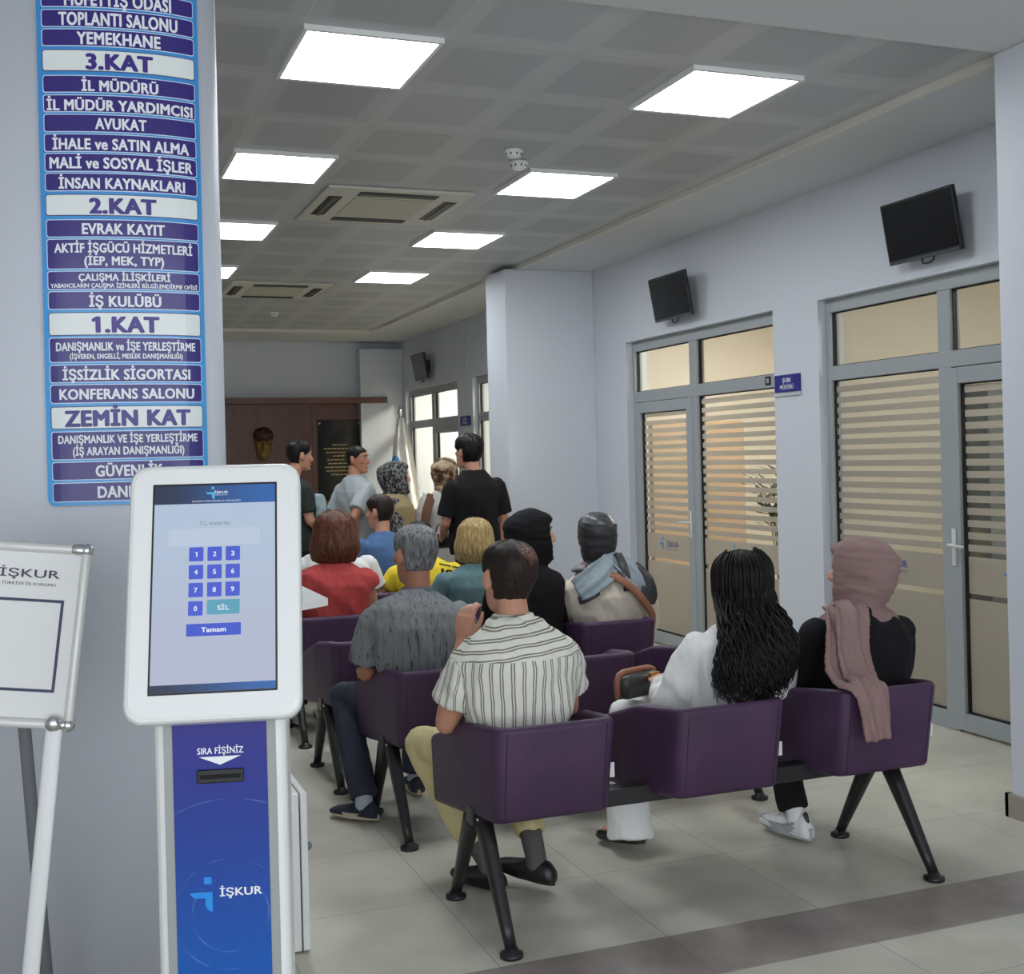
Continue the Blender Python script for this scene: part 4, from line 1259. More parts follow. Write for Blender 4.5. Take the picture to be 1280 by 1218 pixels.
def person(name_label, x, y, rz=0.0, base=SIT, head=(0, 0, 0), hs=1.06, g=1.0, vox=0.008, skin=SKIN, z=0.0, sc=1.0, fem=False, face=False, hand=True, group=None, brow=(40, 30, 26), **over):
    """one continuous body (head, neck, trunk, arms, hands, legs) on an empty at the feet"""
    root = empty('person', (x, y, z), rz, name_label, 'person', group)
    J = {k: (V(v) if isinstance(v, tuple) else v) for k, v in base.items()}
    for k, v in over.items(): J[k] = V(v) if isinstance(v, tuple) else v
    if sc != 1.0:
        for k in J:
            if isinstance(J[k], Vector) and k[0] in 'PWCNHSEWKA': J[k] = J[k] * sc
    MX = Matrix.Translation(J['H']) @ Matrix.Rotation(radians(head[0]), 4, 'Z') @ Matrix.Rotation(radians(head[1]), 4, 'X') @ Matrix.Rotation(radians(head[2]), 4, 'Y') @ Matrix.Scale(hs, 4)
    bm = bmesh.new()
    head_soup(bm, MX, fem)
    jaw = MX @ V((0, -0.022, -0.045))
    tube(bm, [J['N'] + V((0, -0.005, -.06)), J['N'] + V((0, 0, .01)), jaw], [.07, .058 if not fem else .052, .055 if not fem else .048], 16)
    seated = J['P'].z < .7
    sweep(bm, torso_rings(J, g, -0.014, 1.0, True, hip=.80 / g if seated else 1.0))
    gl = 0.5 + 0.5 * g
    for s in 'LR':
        S, E, W_ = J['S' + s], J['E' + s], J['W' + s]
        m1 = S.lerp(E, .5); m2 = E.lerp(W_, .35)
        tube(bm, [S, m1, E], [.050 * gl, .047 * gl, .039 * gl], 14)
        tube(bm, [E, m2, W_], [.039 * gl, .040 * gl, .0265], 14)
        if hand:
            d = J['d' + s] or (W_ - E).normalized()
            hand_soup(bm, W_ + V(d).normalized() * 0.012, d, J['b' + s], s == 'L', 1.0 if not fem else .93, J['c' + s])
        else: ball(bm, W_ + (W_ - E).normalized() * .06, (.03, .03, .05))
        H_, K_, A_ = J['H' + s], J['K' + s], J['A' + s]
        tube(bm, [H_, H_.lerp(K_, .5), K_], [.075 * g, .066 * g, .052], 14)
        tube(bm, [K_, K_.lerp(A_, .35), A_], [.052, .050, .033], 14)
        f = V((J['F' + s].x, J['F' + s].y, 0)).normalized()
        tube(bm, [A_ + V((0, 0, -.01)), A_ + f * .06 + V((0, 0, -.050)), A_ + f * .14 + V((0, 0, -.064))], [.030, .024, .018], 10, flat=.7)
    body = remesh('body', bm, skin, root, vox, 2)
    if face: eyes(MX, root, brow)
    return root, J, MX

def shirt(root, J, mat, g=1.0, infl=0.012, sleeve=0.55, sr=1.25, low=0.12, vox=0.009, amp=0.0045, name='shirt', seed=1.0, w=1.0, cuff=None, sleeves=True, sep_mat=None):
    bm = bmesh.new()
    sweep(bm, torso_rings(J, g, infl, w, True, low, hip=min(1, .88 / (g * w)) if J['P'].z < .7 else 1.0))
    gl = 0.5 + 0.5 * g
    sl = bm if sep_mat is None else None
    for s in 'LR':
        S, E, W_ = J['S' + s], J['E' + s], J['W' + s]
        ball(bm, S + V((0, 0, -0.008)), (.056 * gl + infl * .3, .062 * gl + infl * .3, .058 * gl))
        if not sleeves: continue
        b2 = bm if sep_mat is None else bmesh.new()
        if sleeve <= 1.0:
            e = S.lerp(E, sleeve); d = (E - S).normalized()
            tube(b2, [S, S.lerp(E, sleeve * .45), e], [.046 * gl * sr, .051 * gl * sr, .053 * gl * sr], 16, round_caps=False)
        else:
            wl = E.lerp(W_, sleeve - 1.0)
            tube(b2, [S, S.lerp(E, .5), E], [.047 * gl * sr, .053 * gl * sr, .048 * gl * sr], 16)
            tube(b2, [E, E.lerp(wl, .45), wl], [.048 * gl * sr, .045 * gl * sr, .036 * sr], 16, round_caps=False)
        if sep_mat is not None:
            remesh('sleeve', b2, sep_mat[s], root, vox, 2, folds(amp, 10, 7, seed + 3))
    o = remesh(name, bm, mat, root, vox, 3, folds(amp, 8, 5, seed))
    if cuff and sleeve <= 1.0:
        for s in 'LR':
            S, E = J['S' + s], J['E' + s]
            b3 = bmesh.new(); e = S.lerp(E, sleeve); d = (E - S).normalized()
            tube(b3, [e - d * .008, e + d * .006], [.0545 * gl * sr, .0545 * gl * sr], 18, round_caps=False, sub=1)
            obj('cuff', b3, cuff, o, True)
    return o

def trousers(root, J, mat, g=1.0, vox=0.010, amp=0.004, wide=(1.25, 1.2, 1.25), end=0.93, name='trousers', seed=2.0):
    bm = bmesh.new()
    P = J['P']
    hx = .168 if P.z < .7 else .185 * g
    ball(bm, P + V((0, 0.0, -.005)), (hx, .145 * min(g, 1.05), .125))
    for s in 'LR':
        H_, K_, A_ = J['H' + s], J['K' + s], J['A' + s]
        tube(bm, [H_, H_.lerp(K_, .5), K_], [.079 * g, .071 * g, .062], 16)
        e = K_.lerp(A_, end)
        tube(bm, [K_, K_.lerp(e, .4), e], [.050 * wide[0], .050 * wide[1], .042 * wide[2]], 16, round_caps=False)
    return remesh(name, bm, mat, root, vox, 3, folds(amp, 9, 6, seed))

def shoe(root, J, s, mat, sole=None, name='shoe', st=0.024, tilt=0.0, L=0.27, hgt=1.0):
    A_ = J['A' + s]; f = V((J['F' + s].x, J['F' + s].y, 0)).normalized(); r = V((f.y, -f.x, 0))
    base = A_.z - 0.088
    c0 = V((A_.x, A_.y, base))
    R_ = Matrix.Rotation(tilt, 3, r)
    def at(y, x, z): return c0 + R_ @ (f * y + r * x + V((0, 0, z)))
    bm = bmesh.new(); secs = []
    for y, w, h in ((-.080, .018, .030), (-.074, .030, .055), (-.05, .036, .078), (-.01, .037, .088), (.03, .038, .078), (.07, .043, .058), (.12, .047, .045), (.155, .042, .036), (.178, .026, .026), (.186, .010, .018)):
        y *= L / .27; h *= hgt
        secs.append([at(y, w * cos(t), (.014 + (h - .014) * max(0, sin(t)) ** .8) if sin(t) > 0 else .014 + .006 * sin(t)) for t in [2 * pi * k / 20 for k in range(20)]])
    sweep(bm, secs)
    o = obj(name, bm, mat, root, True)
    bm = bmesh.new(); top, bot = [], []
    for t in [2 * pi * k / 28 for k in range(28)]:
        y = .053 + .136 * cos(t); w = (.046 if y > .04 else .040) * sin(t)
        y *= L / .27
        top.append(at(y, w * (1 + (st - .024) * 6), st + (.012 if y < -.02 and st > .03 else 0))); bot.append(at(y, w * .96, .0))
    sweep(bm, [bot, top]); obj('sole', bm, sole or BLACKP, o)
    return o

def socks(root, J, s, mat):
    A_, K_ = J['A' + s], J['K' + s]
    bm = bmesh.new(); tube(bm, [A_ + V((0, 0, -.03)), A_, A_.lerp(K_, .30)], [.040, .0385, .045], 16, round_caps=False); obj('sock', bm, mat, root, True)

def scarf(root, J, MX, mat, seed=0.0, open_a=0.85, infl=0.020, back=0.02, vox=0.008, amp=0.004, drape=0.16, dw=1.0, name='headscarf', low=-0.105, high=0.062, dback=0.0):
    """headscarf: cloth round the skull with a face opening, gathered at the neck and lying on the shoulders"""
    bm = bmesh.new(); n, m = 64, 40; secs = []
    for j in range(m + 1):
        z = -0.118 + 0.2345 * (0.5 - 0.5 * cos(pi * (0.02 + 0.96 * j / m)))
        row = []
        for i in range(n):
            a = 2 * pi * i / n - pi; p = headp(a, z); A = abs(a)
            k = 1 - (1 - ss(A, open_a - .10, open_a + .06)) * ss(z, low - .012, low + .006) * (1 - ss(z, high - .006, high + .012))
            o = infl + back * ss(A, 1.4, 2.6) * (1 - ss(z, .04, .11))
            d = V((p.x, p.y + .006, (z - .005) * .85 if z > 0 else z * .2)).normalized()
            row.append(MX @ (p + d * (o * k - .014 * (1 - k))))
        secs.append(row)
    sweep(bm, secs)
    N = J['N']; jaw = MX @ V((0, -0.012, -0.075))
    tube(bm, [jaw, jaw.lerp(N, .55), N + V((0, 0, .0))], [.082, .082, .10 * dw], 20)
    if drape:
        sh = (J['SR'] - J['SL']); u = V((sh.x, sh.y, 0)).normalized(); v = V((-u.y, u.x, 0))
        secs = []
        for t, a, b in ((0, .075, .075), (.25, .105, .095), (.55, .155, .125), (.85, .185, .145), (1.0, .19, .15)):
            c = N + V((0, 0, .035)) - V((0, 0, drape * t)) + v * (.012 * t)
            secs.append(ring(c, u, v, a * dw, b * dw, 28))
        sweep(bm, secs)
    return remesh(name, bm, mat, root, vox, 3, folds(amp, 6, 26, seed))

# ------------------------------------------------------------------ cloth and hair materials
def m_stripes(kind):
    n = NT('striped_shirt_' + kind)
    def lines(c, per):
        return n.f('MAXIMUM', n.stripe(c, per, 0.0046), n.stripe(c, per, 0.0046, 0.0085))
    wob = n.f('MULTIPLY', n.f('SUBTRACT', n.noise(n.obj, 9, 2), 0.5), 0.012)
    if kind == 'back':
        th = n.f('MULTIPLY', n.f('ARCTAN2', n.f('DIVIDE', n.x, 0.20), n.f('DIVIDE', n.f('MULTIPLY', n.f('ADD', n.y, 0.03), -1.0), 0.15)), 0.20)
        a = lines(n.f('ADD', th, wob), 0.036)
        b = lines(n.f('ADD', n.f('ADD', n.z, n.f('MULTIPLY', n.x, -0.10)), wob), 0.033)
        s = n.f('ADD', n.f('MULTIPLY', a, n.f('LESS_THAN', n.z, 0.905)), n.f('MULTIPLY', b, n.step(n.z, 0.905)))
    else:
        k = 0.30 if kind == 'left' else -0.30
        s = lines(n.f('ADD', n.f('ADD', n.f('ADD', n.x, n.f('MULTIPLY', n.y, -1.0 if kind == 'left' else 1.0)), n.f('MULTIPLY', n.z, -k)), wob), 0.042)
    c = n.mix(s, lin((226, 224, 214)), lin((132, 128, 112)))
    return n.out(c, 0.8, 0.2)
def m_polo():
    n = NT('grey_polo_weave')
    v = n.vec(n.f('MULTIPLY', n.x, 95.0), n.f('MULTIPLY', n.y, 40.0), n.f('MULTIPLY', n.z, 17.0))
    d = n.smooth(n.noise(v, 1.0, 2), 0.60, 0.66)
    st = n.stripe(n.x, 0.036, 0.005)
    fac = n.f('MAXIMUM', n.f('MULTIPLY', d, 0.75), n.f('MULTIPLY', st, 0.25))
    c = n.mix(fac, lin((126, 129, 131)), lin((62, 64, 68)))
    return n.out(c, 0.8, 0.2)
def m_zebra(name, a, b, sc=26, lo=0.42, hi=0.52, stretch=(1, 1, 0.45)):
    n = NT(name)
    v = n.vec(n.f('MULTIPLY', n.x, stretch[0]), n.f('MULTIPLY', n.y, stretch[1]), n.f('MULTIPLY', n.z, stretch[2]))
    q = n.noise(v, sc, 3, 0.5)
    return n.out(n.mix(n.smooth(q, lo, hi), lin(a), lin(b)), 0.7, 0.2)
def m_hair(name, a, b, rough=0.45, sx=34):
    n = NT(name)
    v = n.vec(n.f('MULTIPLY', n.x, sx), n.f('MULTIPLY', n.y, sx), n.f('MULTIPLY', n.z, 5.0))
    q = n.noise(v, 2.6, 4, 0.6)
    n.bump(q, 0.35, 0.004)
    return n.out(n.mix(n.smooth(q, 0.32, 0.68), lin(a), lin(b)), rough, 0.22)

def m_thin(c):
    n = NT('thinning_dark_hair')
    v = n.vec(n.f('MULTIPLY', n.x, 60), n.f('MULTIPLY', n.y, 60), n.f('MULTIPLY', n.z, 12.0))
    q = n.noise(v, 2.2, 4, 0.6)
    d = n.f('SQRT', n.f('ADD', n.f('ADD', n.f('POWER', n.f('SUBTRACT', n.x, c.x), 2.0), n.f('POWER', n.f('SUBTRACT', n.y, c.y), 2.0)), n.f('POWER', n.f('SUBTRACT', n.z, c.z), 2.0)))
    k = n.f('MULTIPLY', n.f('SUBTRACT', 1.0, n.smooth(d, 0.012, 0.062)), n.smooth(q, 0.40, 0.60))
    hair = n.mix(n.smooth(q, 0.32, 0.68), lin((30, 23, 21)), lin((50, 39, 35)))
    n.bump(q, 0.3, 0.003)
    return n.out(n.mix(n.f('MULTIPLY', k, 0.75), hair, lin((168, 124, 104))), 0.5, 0.2)
H_BLACK = m_hair('black_hair', (15, 13, 13), (27, 23, 23))
H_DARK = m_hair('dark_brown_hair', (30, 23, 21), (50, 39, 35))
H_GREY = m_hair('grey_hair', (78, 78, 80), (138, 138, 140), 0.55)
H_BOB = m_hair('reddish_brown_hair', (66, 38, 28), (108, 66, 48))
H_BLOND = m_hair('blond_hair', (138, 112, 70), (188, 164, 112))
C_WHITE = M('white_cotton', (228, 228, 226), 0.85, spec=0.2, nz=0.02)
C_BLACK = M('black_cloth', (24, 23, 25), 0.85, spec=0.2, nz=0.08)
C_RED = M('red_cotton', (180, 72, 70), 0.85, spec=0.2, nz=0.05)
C_KHAKI = M('khaki_cotton', (206, 191, 144), 0.85, spec=0.2, nz=0.05)
C_NAVY = M('dark_slate_denim', (54, 58, 70), 0.85, spec=0.2, nz=0.12, nscale=30)
C_DARKT = M('dark_trousers', (44, 42, 46), 0.85, spec=0.2, nz=0.08)
C_SOCK = M('grey_sock', (96, 92, 92), 0.9, spec=0.1)
SHOE_B = M('black_leather', (28, 27, 28), 0.35)

RY = [b + 0.31 for b in BY]

# ---- row 1 : man in the striped shirt
r, J, MX = person('man in a white striped shirt and khaki trousers, holding a hand to his mouth', 1.50, RY[0], 0.04,
    head=(4, 4, 3), hs=1.10, g=1.10, vox=0.006, skin=SKIN, brow=(40, 30, 26),
    SL=(-.178, -.02, .895), SR=(.188, -.02, .895), N=(0, -.01, 1.015), H=(.005, .045, 1.165),
    ER=(.235, .06, .68), EL=(-.235, .06, .675), WL=(-.115, .20, .925), dL=(0.14, -.02, 1), bL=(-.75, -.6, .15), cL=.45,
    HL=(-.045, .02, .535), KL=(-.20, .445, .515), AL=(-.03, .225, .105), FL=(-.38, .9, 0), KR=(.16, .46, .535), AR=(.135, .155, .125), FR=(-.55, .85, 0))
shirt(r, J, m_stripes('back'), 1.10, 0.014, 0.66, 1.34, low=.13, vox=0.008, amp=0.009, seed=4, w=1.02, sep_mat=dict(L=m_stripes('left'), R=m_stripes('right')))
bm = bmesh.new()
tube(bm, [J['N'] + V((0, 0.004, -.035)), J['N'] + V((0, 0.006, .034))], [.092, .074], 28, round_caps=False, sub=1)
remesh('collar', bm, m_stripes('back'), r, 0.006, 2)
trousers(r, J, C_KHAKI, 1.08, end=.83, wide=(1.25, 1.25, 1.4), seed=5, amp=.006)
for s in 'LR': socks(r, J, s, C_SOCK); shoe(r, J, s, SHOE_B, tilt=0.12 if s == 'R' else 0.0)
shell('hair', MX, hair_short(.015, .070, .0, -.062), m_thin(MX @ (headp(2.70, .088) * 1.08)), r, seed=1)

# ---- row 1 : woman in white with long black hair
r, J, MX = person('woman in a white blouse and white trousers with long wavy black hair down her back', 2.37, RY[0], 0.0,
    head=(0, 4, -3), hs=1.06, g=0.97, vox=0.007, skin=SKIN_L, fem=True,
    H=(.065, .0, 1.085), N=(.03, -.02, .93), C=(.02, -.045, .80), SL=(-.145, -.02, .865), SR=(.205, -.02, .845), EL=(-.215, .05, .645), WL=(-.14, .30, .685), bL=(-.3, -.2, 1), dL=(.35, .9, .1), cL=.45,
    KL=(-.20, .50, .53), AL=(-.235, .40, .125), FL=(-.38, 1, 0), KR=(-.04, .50, .60), AR=(-.22, .60, .32))
shirt(r, J, C_WHITE, 0.98, 0.018, 1.82, 1.32, low=.14, vox=0.008, amp=0.009, name='blouse', seed=8)
trousers(r, J, C_WHITE, 0.98, wide=(1.25, 1.55, 2.2), end=1.17, seed=9, amp=.005)
shoe(r, J, 'L', M('black_sandal', (30, 27, 27), 0.4), tilt=-0.10, L=.26, hgt=.55, name='sandal'); shoe(r, J, 'R', MATS['black_sandal'], L=.26, hgt=.55, name='sandal')
shell('hair_crown', MX, hair_bob(.026, .062, -.10), H_BLACK, r, seed=3, nz=.006)
def long_hair(root, MX, mat, zend, dx, yb, nst=430, seed=2):
    """wavy strands laid over the crown, then hanging over the back"""
    rr = random.Random(seed); hs = MX.to_scale().x
    top = MX @ V((0, 0, 0)); zj = -.005                         # strands leave the skull below zj
    def half(t): return (.100 + .050 * ss(t, 0, .62) - .036 * ss(t, .72, 1.0))
    def mid(t): return V((top.x + dx * t, top.y - .045 + (yb - top.y + .045) * ss(t, 0, .55), 0))
    L = top.z + zj * hs - zend
    bm = bmesh.new(); secs = []
    for t in (-.12, .05, .25, .45, .62, .76, .84):
        c = mid(max(t, 0)); c.z = top.z + zj * hs - L * t
        k = 1 - .75 * ss(t, .6, .84)
        secs.append(ring(c, V((1, 0, 0)), V((0, 1, 0)), half(max(t, 0)) * .90 * k, (.085 - .035 * max(t, 0)) * (.4 + .6 * k), 28))
    sweep(bm, secs)
    o = remesh('long_hair', bm, mat, root, .009, 3, lambda co, n_: .012 * noise.noise(V((co.x * 40, co.y * 30, co.z * 12))) + .007 * noise.noise(V((co.x * 110, co.y * 60, co.z * 30))))
    bm = bmesh.new()
    for k in range(nst):
        th = rr.uniform(-1.95, 1.95); a = pi - th
        zs = rr.choice((.108, .100, .085, .06)); out = rr.uniform(.020, .036)
        pts, rad = [], []; zk = zj + rr.uniform(-.045, .035)
        ph = rr.uniform(0, 6.3); am = rr.uniform(.006, .014); fq = rr.uniform(50, 78)
        r0 = rr.uniform(.0030, .0052)
        for i in range(6):
            z = zs + (zk - zs) * i / 5; p = headp(a, z); d = V((p.x, p.y + .006, max(0, z) * .8)).normalized()
            pts.append(MX @ (p + d * out)); rad.append(r0 * (.5 + .5 * min(1, i / 2)))
        tl = rr.uniform(.74, 1.06) - .12 * abs(th) / 1.95
        sp = rr.uniform(.86, 1.12); p5 = pts[-1]
        n = 16
        for i in range(1, n + 1):
            t = tl * i / n; m = mid(t)
            w = half(t) * sp; d = (.095 - .040 * t) * rr.uniform(.97, 1.03)
            g = V((m.x + w * sin(th), m.y - d * max(-.4, cos(th)), 0))
            bl = ss(t, 0, .35)
            z = p5.z - (L + p5.z - top.z - zj * hs) * t
            x = p5.x * (1 - bl) + g.x * bl; y = p5.y * (1 - bl) + g.y * bl
            e = am * ss(t, .0, .35) * (1 + 1.2 * ss(t, .7, 1.0))
            pts.append(V((x + e * sin(z * fq + ph), y + e * .8 * cos(z * fq + ph), z))); rad.append(r0 * (1 - .7 * (i / n) ** 3))
        tube(bm, pts, rad, 5, sub=2)
    obj('hair_strands', bm, mat, o, True)
long_hair(r, MX, H_BLACK, .685, -.095, -.19)

# her handbag
hb = empty('handbag', (2.19, RY[0] + .42, .615), 0.35, 'small dark handbag with brown edging and strap on the lap of the woman in white', 'handbag')
BRN = M('brown_leather', (150, 100, 74), 0.5, nz=0.06); BAGD = M('dark_green_leather', (58, 62, 58), 0.35, nz=0.08)
bm = bmesh.new(); box(bm, (-.105, -.045, 0), (.105, .045, .10), .03, 4); obj('bag_body', bm, BAGD, hb, True)
bm = bmesh.new()
tube(bm, [V((-.11, 0, .015)), V((-.10, 0, .098)), V((0, 0, .108)), V((.10, 0, .098)), V((.11, 0, .015))], [.013] * 5, 10); obj('edging', bm, BRN, hb, True)
bm = bmesh.new()
ribbon(bm, [V((.10, -.05, .08)), V((.02, -.12, .045)), V((-.06, -.20, .02)), V((-.10, -.24, .0)), V((.05, -.29, .045)), V((.14, -.27, .05))], [.022] * 6, .005, [V((0, -.3, 1))] * 6, 3); obj('strap', bm, BRN, hb, True)
bm = bmesh.new(); box(bm, (.02, -.062, .075), (.075, -.048, .10), .003); obj('buckle', bm, M('brass', (190, 150, 70), 0.3, 0.9), hb)

# ---- row 1 : woman with the mauve headscarf
r, J, MX = person('woman in a mauve headscarf and black jacket, at the right end of the front bench', 2.93, RY[0], 0.0,
    head=(30, 2, 0), hs=1.08, g=0.98, vox=0.008, skin=SKIN_L, fem=True, N=(.035, -.02, .955), H=(.055, .02, 1.10), SL=(-.175, -.02, .885), SR=(.215, -.02, .87), C=(.02, -.045, .82),
    EL=(-.215, .07, .66), ER=(.245, .05, .655), KL=(-.10, .46, .535), AL=(-.115, .245, .105), FL=(-.22, 1, 0), KR=(0.02, .52, .60), AR=(-.10, .60, .34))
shirt(r, J, C_BLACK, 1.0, 0.016, 1.85, 1.25, low=.14, vox=0.009, amp=0.006, name='jacket', seed=12)
trousers(r, J, C_BLACK, 1.0, wide=(1.2, 1.25, 1.45), end=.96, seed=13)
TRN = M('white_trainer', (222, 222, 222), 0.5)
for s in 'LR': socks(r, J, s, C_WHITE); shoe(r, J, s, TRN, M('pale_sole', (168, 170, 174), 0.6), hgt=1.15, L=.28, name='trainer', tilt=0.05, st=.036)
for s in 'L':
    A_ = J['A' + s]; f = V((J['FL'].x, J['FL'].y, 0)).normalized(); q = V((f.y, -f.x, 0)); bm = bmesh.new()
    for k in range(4):
        c = V((A_.x, A_.y, .02)) + f * (.045 + .022 * k) + V((0, 0, .078 - .011 * k))
        tube(bm, [c - q * .022, c + V((0, 0, .006)), c + q * .022], [.0035] * 3, 6)
    bm = bmesh.new(); c = V((A_.x, A_.y, .02)) - f * .070
    tube(bm, [c + V((0, 0, .04)), c + f * .012 + V((0, 0, .095))], [.010, .009], 8, sub=1); obj('heel_tab', bm, BLACKP, r, True)
    bm = bmesh.new()
    for sx in (-1, 1):
        tube(bm, [c + f * .05 + q * sx * .036 + V((0, 0, .055)), c + f * .10 + q * sx * .041 + V((0, 0, .038)), c + f * .16 + q * sx * .042 + V((0, 0, .034))], [.006, .006, .004], 8)
    obj('side_stripe', bm, M('trainer_grey', (150, 152, 156), 0.5), r, True)
    bm = bmesh.new()
    for k in range(4):
        c = V((A_.x, A_.y, .02)) + f * (.045 + .022 * k) + V((0, 0, .078 - .011 * k))
        tube(bm, [c - q * .022, c + V((0, 0, .006)), c + q * .022], [.0035] * 3, 6)
    obj('laces', bm, M('laces_grey', (176, 178, 182), 0.7), r, True)
MAUVE = M('mauve_cloth', (142, 116, 113), 0.85, spec=0.2, nz=0.06, nscale=10)
sc_ = scarf(r, J, MX, MAUVE, 3, open_a=.95, infl=.024, back=.03, drape=.07, dw=.86, amp=.005)
def wl(*p): return [V((x - 2.93, y - RY[0], z)) for x, y, z in p]
bm = bmesh.new()
ribbon(bm, wl((2.90, 4.03, .985), (2.855, 3.885, .995), (2.80, 3.80, .93), (2.778, 3.765, .83), (2.765, 3.715, .757), (2.755, 3.652, .742), (2.75, 3.615, .69), (2.752, 3.606, .61), (2.758, 3.604, .545)),
       [.08, .12, .15, .155, .15, .145, .135, .115, .10], .010, [V((-.5, -.3, 1)), V((-.2, -.6, 1)), V((0, -1, .35)), V((0, -1, .3)), V((0, -.7, .8)), V((0, -.5, 1)), V((0, -1, .3)), V((0, -1, 0)), V((0, -1, 0))], 15, .009, 5.5, .6)
remesh('scarf_tail', bm, MAUVE, sc_, .006, 2, folds(.003, 20, 4, 6))
bm = bmesh.new()
ribbon(bm, wl((2.86, 4.02, .98), (2.80, 3.89, .975), (2.735, 3.80, .90), (2.705, 3.765, .80), (2.700, 3.715, .750), (2.715, 3.655, .736), (2.735, 3.618, .70), (2.74, 3.610, .655)),
       [.06, .09, .11, .12, .12, .11, .09, .07], .009, [V((-.5, -.3, 1)), V((-.3, -.6, 1)), V((0, -1, .35)), V((0, -1, .3)), V((0, -.7, .8)), V((0, -.5, 1)), V((0, -1, .3)), V((0, -1, 0))], 11, .006, 4.5, 2.0)
remesh('scarf_end', bm, MAUVE, sc_, .006, 2, folds(.003, 20, 4, 9))

# ---- row 2 : man in the grey polo shirt
r, J, MX = person('grey-haired man in a dark-flecked grey polo shirt, seated in the second row', 1.47, RY[1], 0.02,
    head=(16, 0, 2), hs=1.10, g=1.12, vox=0.007, skin=SKIN_T, SL=(-.188, -.02, .90), SR=(.208, -.02, .90), H=(.02, .02, 1.17), N=(.02, -.01, 1.0),
    EL=(-.212, .03, .675), HL=(-.02, .02, .53), KL=(-.225, .42, .505), AL=(-.222, .09, .105), FL=(-.60, .8, 0), KR=(.14, .46, .53), AR=(.12, .42, .10))
POLO = m_polo(); BAND = M('polo_black_band', (40, 41, 45), 0.8)
shirt(r, J, POLO, 1.13, 0.014, .80, 1.34, low=.13, vox=0.008, amp=0.008, seed=20, name='polo_shirt', cuff=BAND)
bm = bmesh.new(); tube(bm, [J['N'] + V((0, 0, -.02)), J['N'] + V((0, 0.002, .038))], [.084, .070], 28, round_caps=False, sub=1)
cl = remesh('collar', bm, M('polo_grey_collar', (104, 107, 112), 0.8), r, 0.006, 2)
trousers(r, J, C_NAVY, 1.0, end=1.0, seed=21, wide=(1.25, 1.25, 1.45))
for s in 'LR': socks(r, J, s, M('pale_sock', (170, 178, 190), .9)); shoe(r, J, s, M('navy_canvas_shoe', (34, 36, 54), .7), M('beige_sole', (196, 182, 158), .7), hgt=.95, name='shoe')
shell('hair', MX, hair_short(.014, .070, .0, -.058), H_GREY, r, seed=5)

# ---- row 3 : two women
r, J, MX = person('woman in a plain black headscarf and black coat turning her head to the right', 2.41, RY[2], -0.62,
    head=(-60, 3, 0), hs=1.10, g=1.0, vox=0.006, skin=SKIN_L, fem=True, face=True, H=(.02, .0, 1.165), brow=(70, 50, 42), N=(-.005, -.01, 1.0), SR=(.115, -.03, .89), ER=(.135, .11, .66), WR=(.06, .30, .63), SL=(-.19, -.01, .90))
shirt(r, J, C_BLACK, 1.0, 0.016, 1.85, 1.2, low=.14, amp=.005, name='coat', seed=30)
trousers(r, J, C_BLACK, 1.05, wide=(1.4, 1.5, 1.7), seed=31)
for s in 'LR': shoe(r, J, s, SHOE_B)
scarf(r, J, MX, C_BLACK, 7, open_a=.80, infl=.024, back=.025, drape=.16, dw=.96, high=.058)

r, J, MX = person('woman in a beige blouse with a dark headscarf and grey-blue scarf ends', 2.84, RY[2], -0.05,
    head=(-6, -4, 0), hs=1.06, g=1.16, vox=0.009, skin=SKIN_L, fem=True, H=(-.02, .03, 1.135), N=(-.02, -.01, .975), SL=(-.235, -.02, .835), SR=(.225, -.02, .825), EL=(-.30, .03, .66), ER=(.265, .03, .665), C=(0, -.05, .82))
BEIGEC = M('beige_cotton', (218, 207, 190), 0.85, spec=0.2, nz=0.04)
shirt(r, J, BEIGEC, 1.32, 0.016, 1.85, 1.45, low=.14, vox=0.009, amp=.007, name='blouse', seed=33, w=1.06)
trousers(r, J, C_DARKT, 1.1, seed=34)
for s in 'LR': shoe(r, J, s, SHOE_B)
DKS = M('charcoal_satin', (52, 52, 55), 0.35, nz=0.2, nscale=12)
sc_ = scarf(r, J, MX, DKS, 11, open_a=.95, infl=.022, back=.03, drape=.05, dw=.85)
BLS = M('grey_blue_cloth', (144, 157, 164), 0.7, nz=0.16, nscale=12)
bm = bmesh.new()
ribbon(bm, [V((.02, -.085, 1.045)), V((-.02, -.155, 1.00)), V((-.09, -.195, .955)), V((-.175, -.20, .905)), V((-.225, -.185, .875))], [.07, .13, .15, .15, .13], .012,
       [V((0, -1, .5)), V((0, -1, .6)), V((-.2, -1, .6)), V((-.3, -1, .6)), V((-.5, -1, .5))], 15, .008, 5, 1.0)
remesh('scarf_end', bm, BLS, sc_, .007, 2, folds(.003, 18, 8, 1))
bm = bmesh.new()
ribbon(bm, [V((.01, -.085, 1.05)), V((.06, -.165, 1.00)), V((.115, -.205, .92)), V((.145, -.21, .84))], [.07, .12, .13, .10], .012,
       [V((0, -1, .5)), V((.1, -1, .6)), V((.2, -1, .4)), V((.2, -1, .2))], 13, .008, 5, 2.0)
remesh('scarf_end', bm, BLS, sc_, .007, 2, folds(.003, 18, 8, 2))
bm = bmesh.new()
ribbon(bm, [V((.13, -.15, 1.0)), V((.18, -.195, .92)), V((.19, -.21, .84)), V((.185, -.205, .775))], [.05, .09, .11, .09], .014, [V((.3, -1, .5)), V((.3, -1, .4)), V((.2, -1, .2)), V((.2, -1, .1))], 9, .005, 4, .5)
ribbon(bm, [V((.045, -.115, 1.06)), V((.05, -.195, .99)), V((.055, -.222, .91)), V((.06, -.225, .86))], [.05, .05, .05, .06], .014, [V((0, -1, .5)), V((0, -1, .4)), V((0, -1, .2)), V((0, -1, .1))], 7, .004, 4, .5)
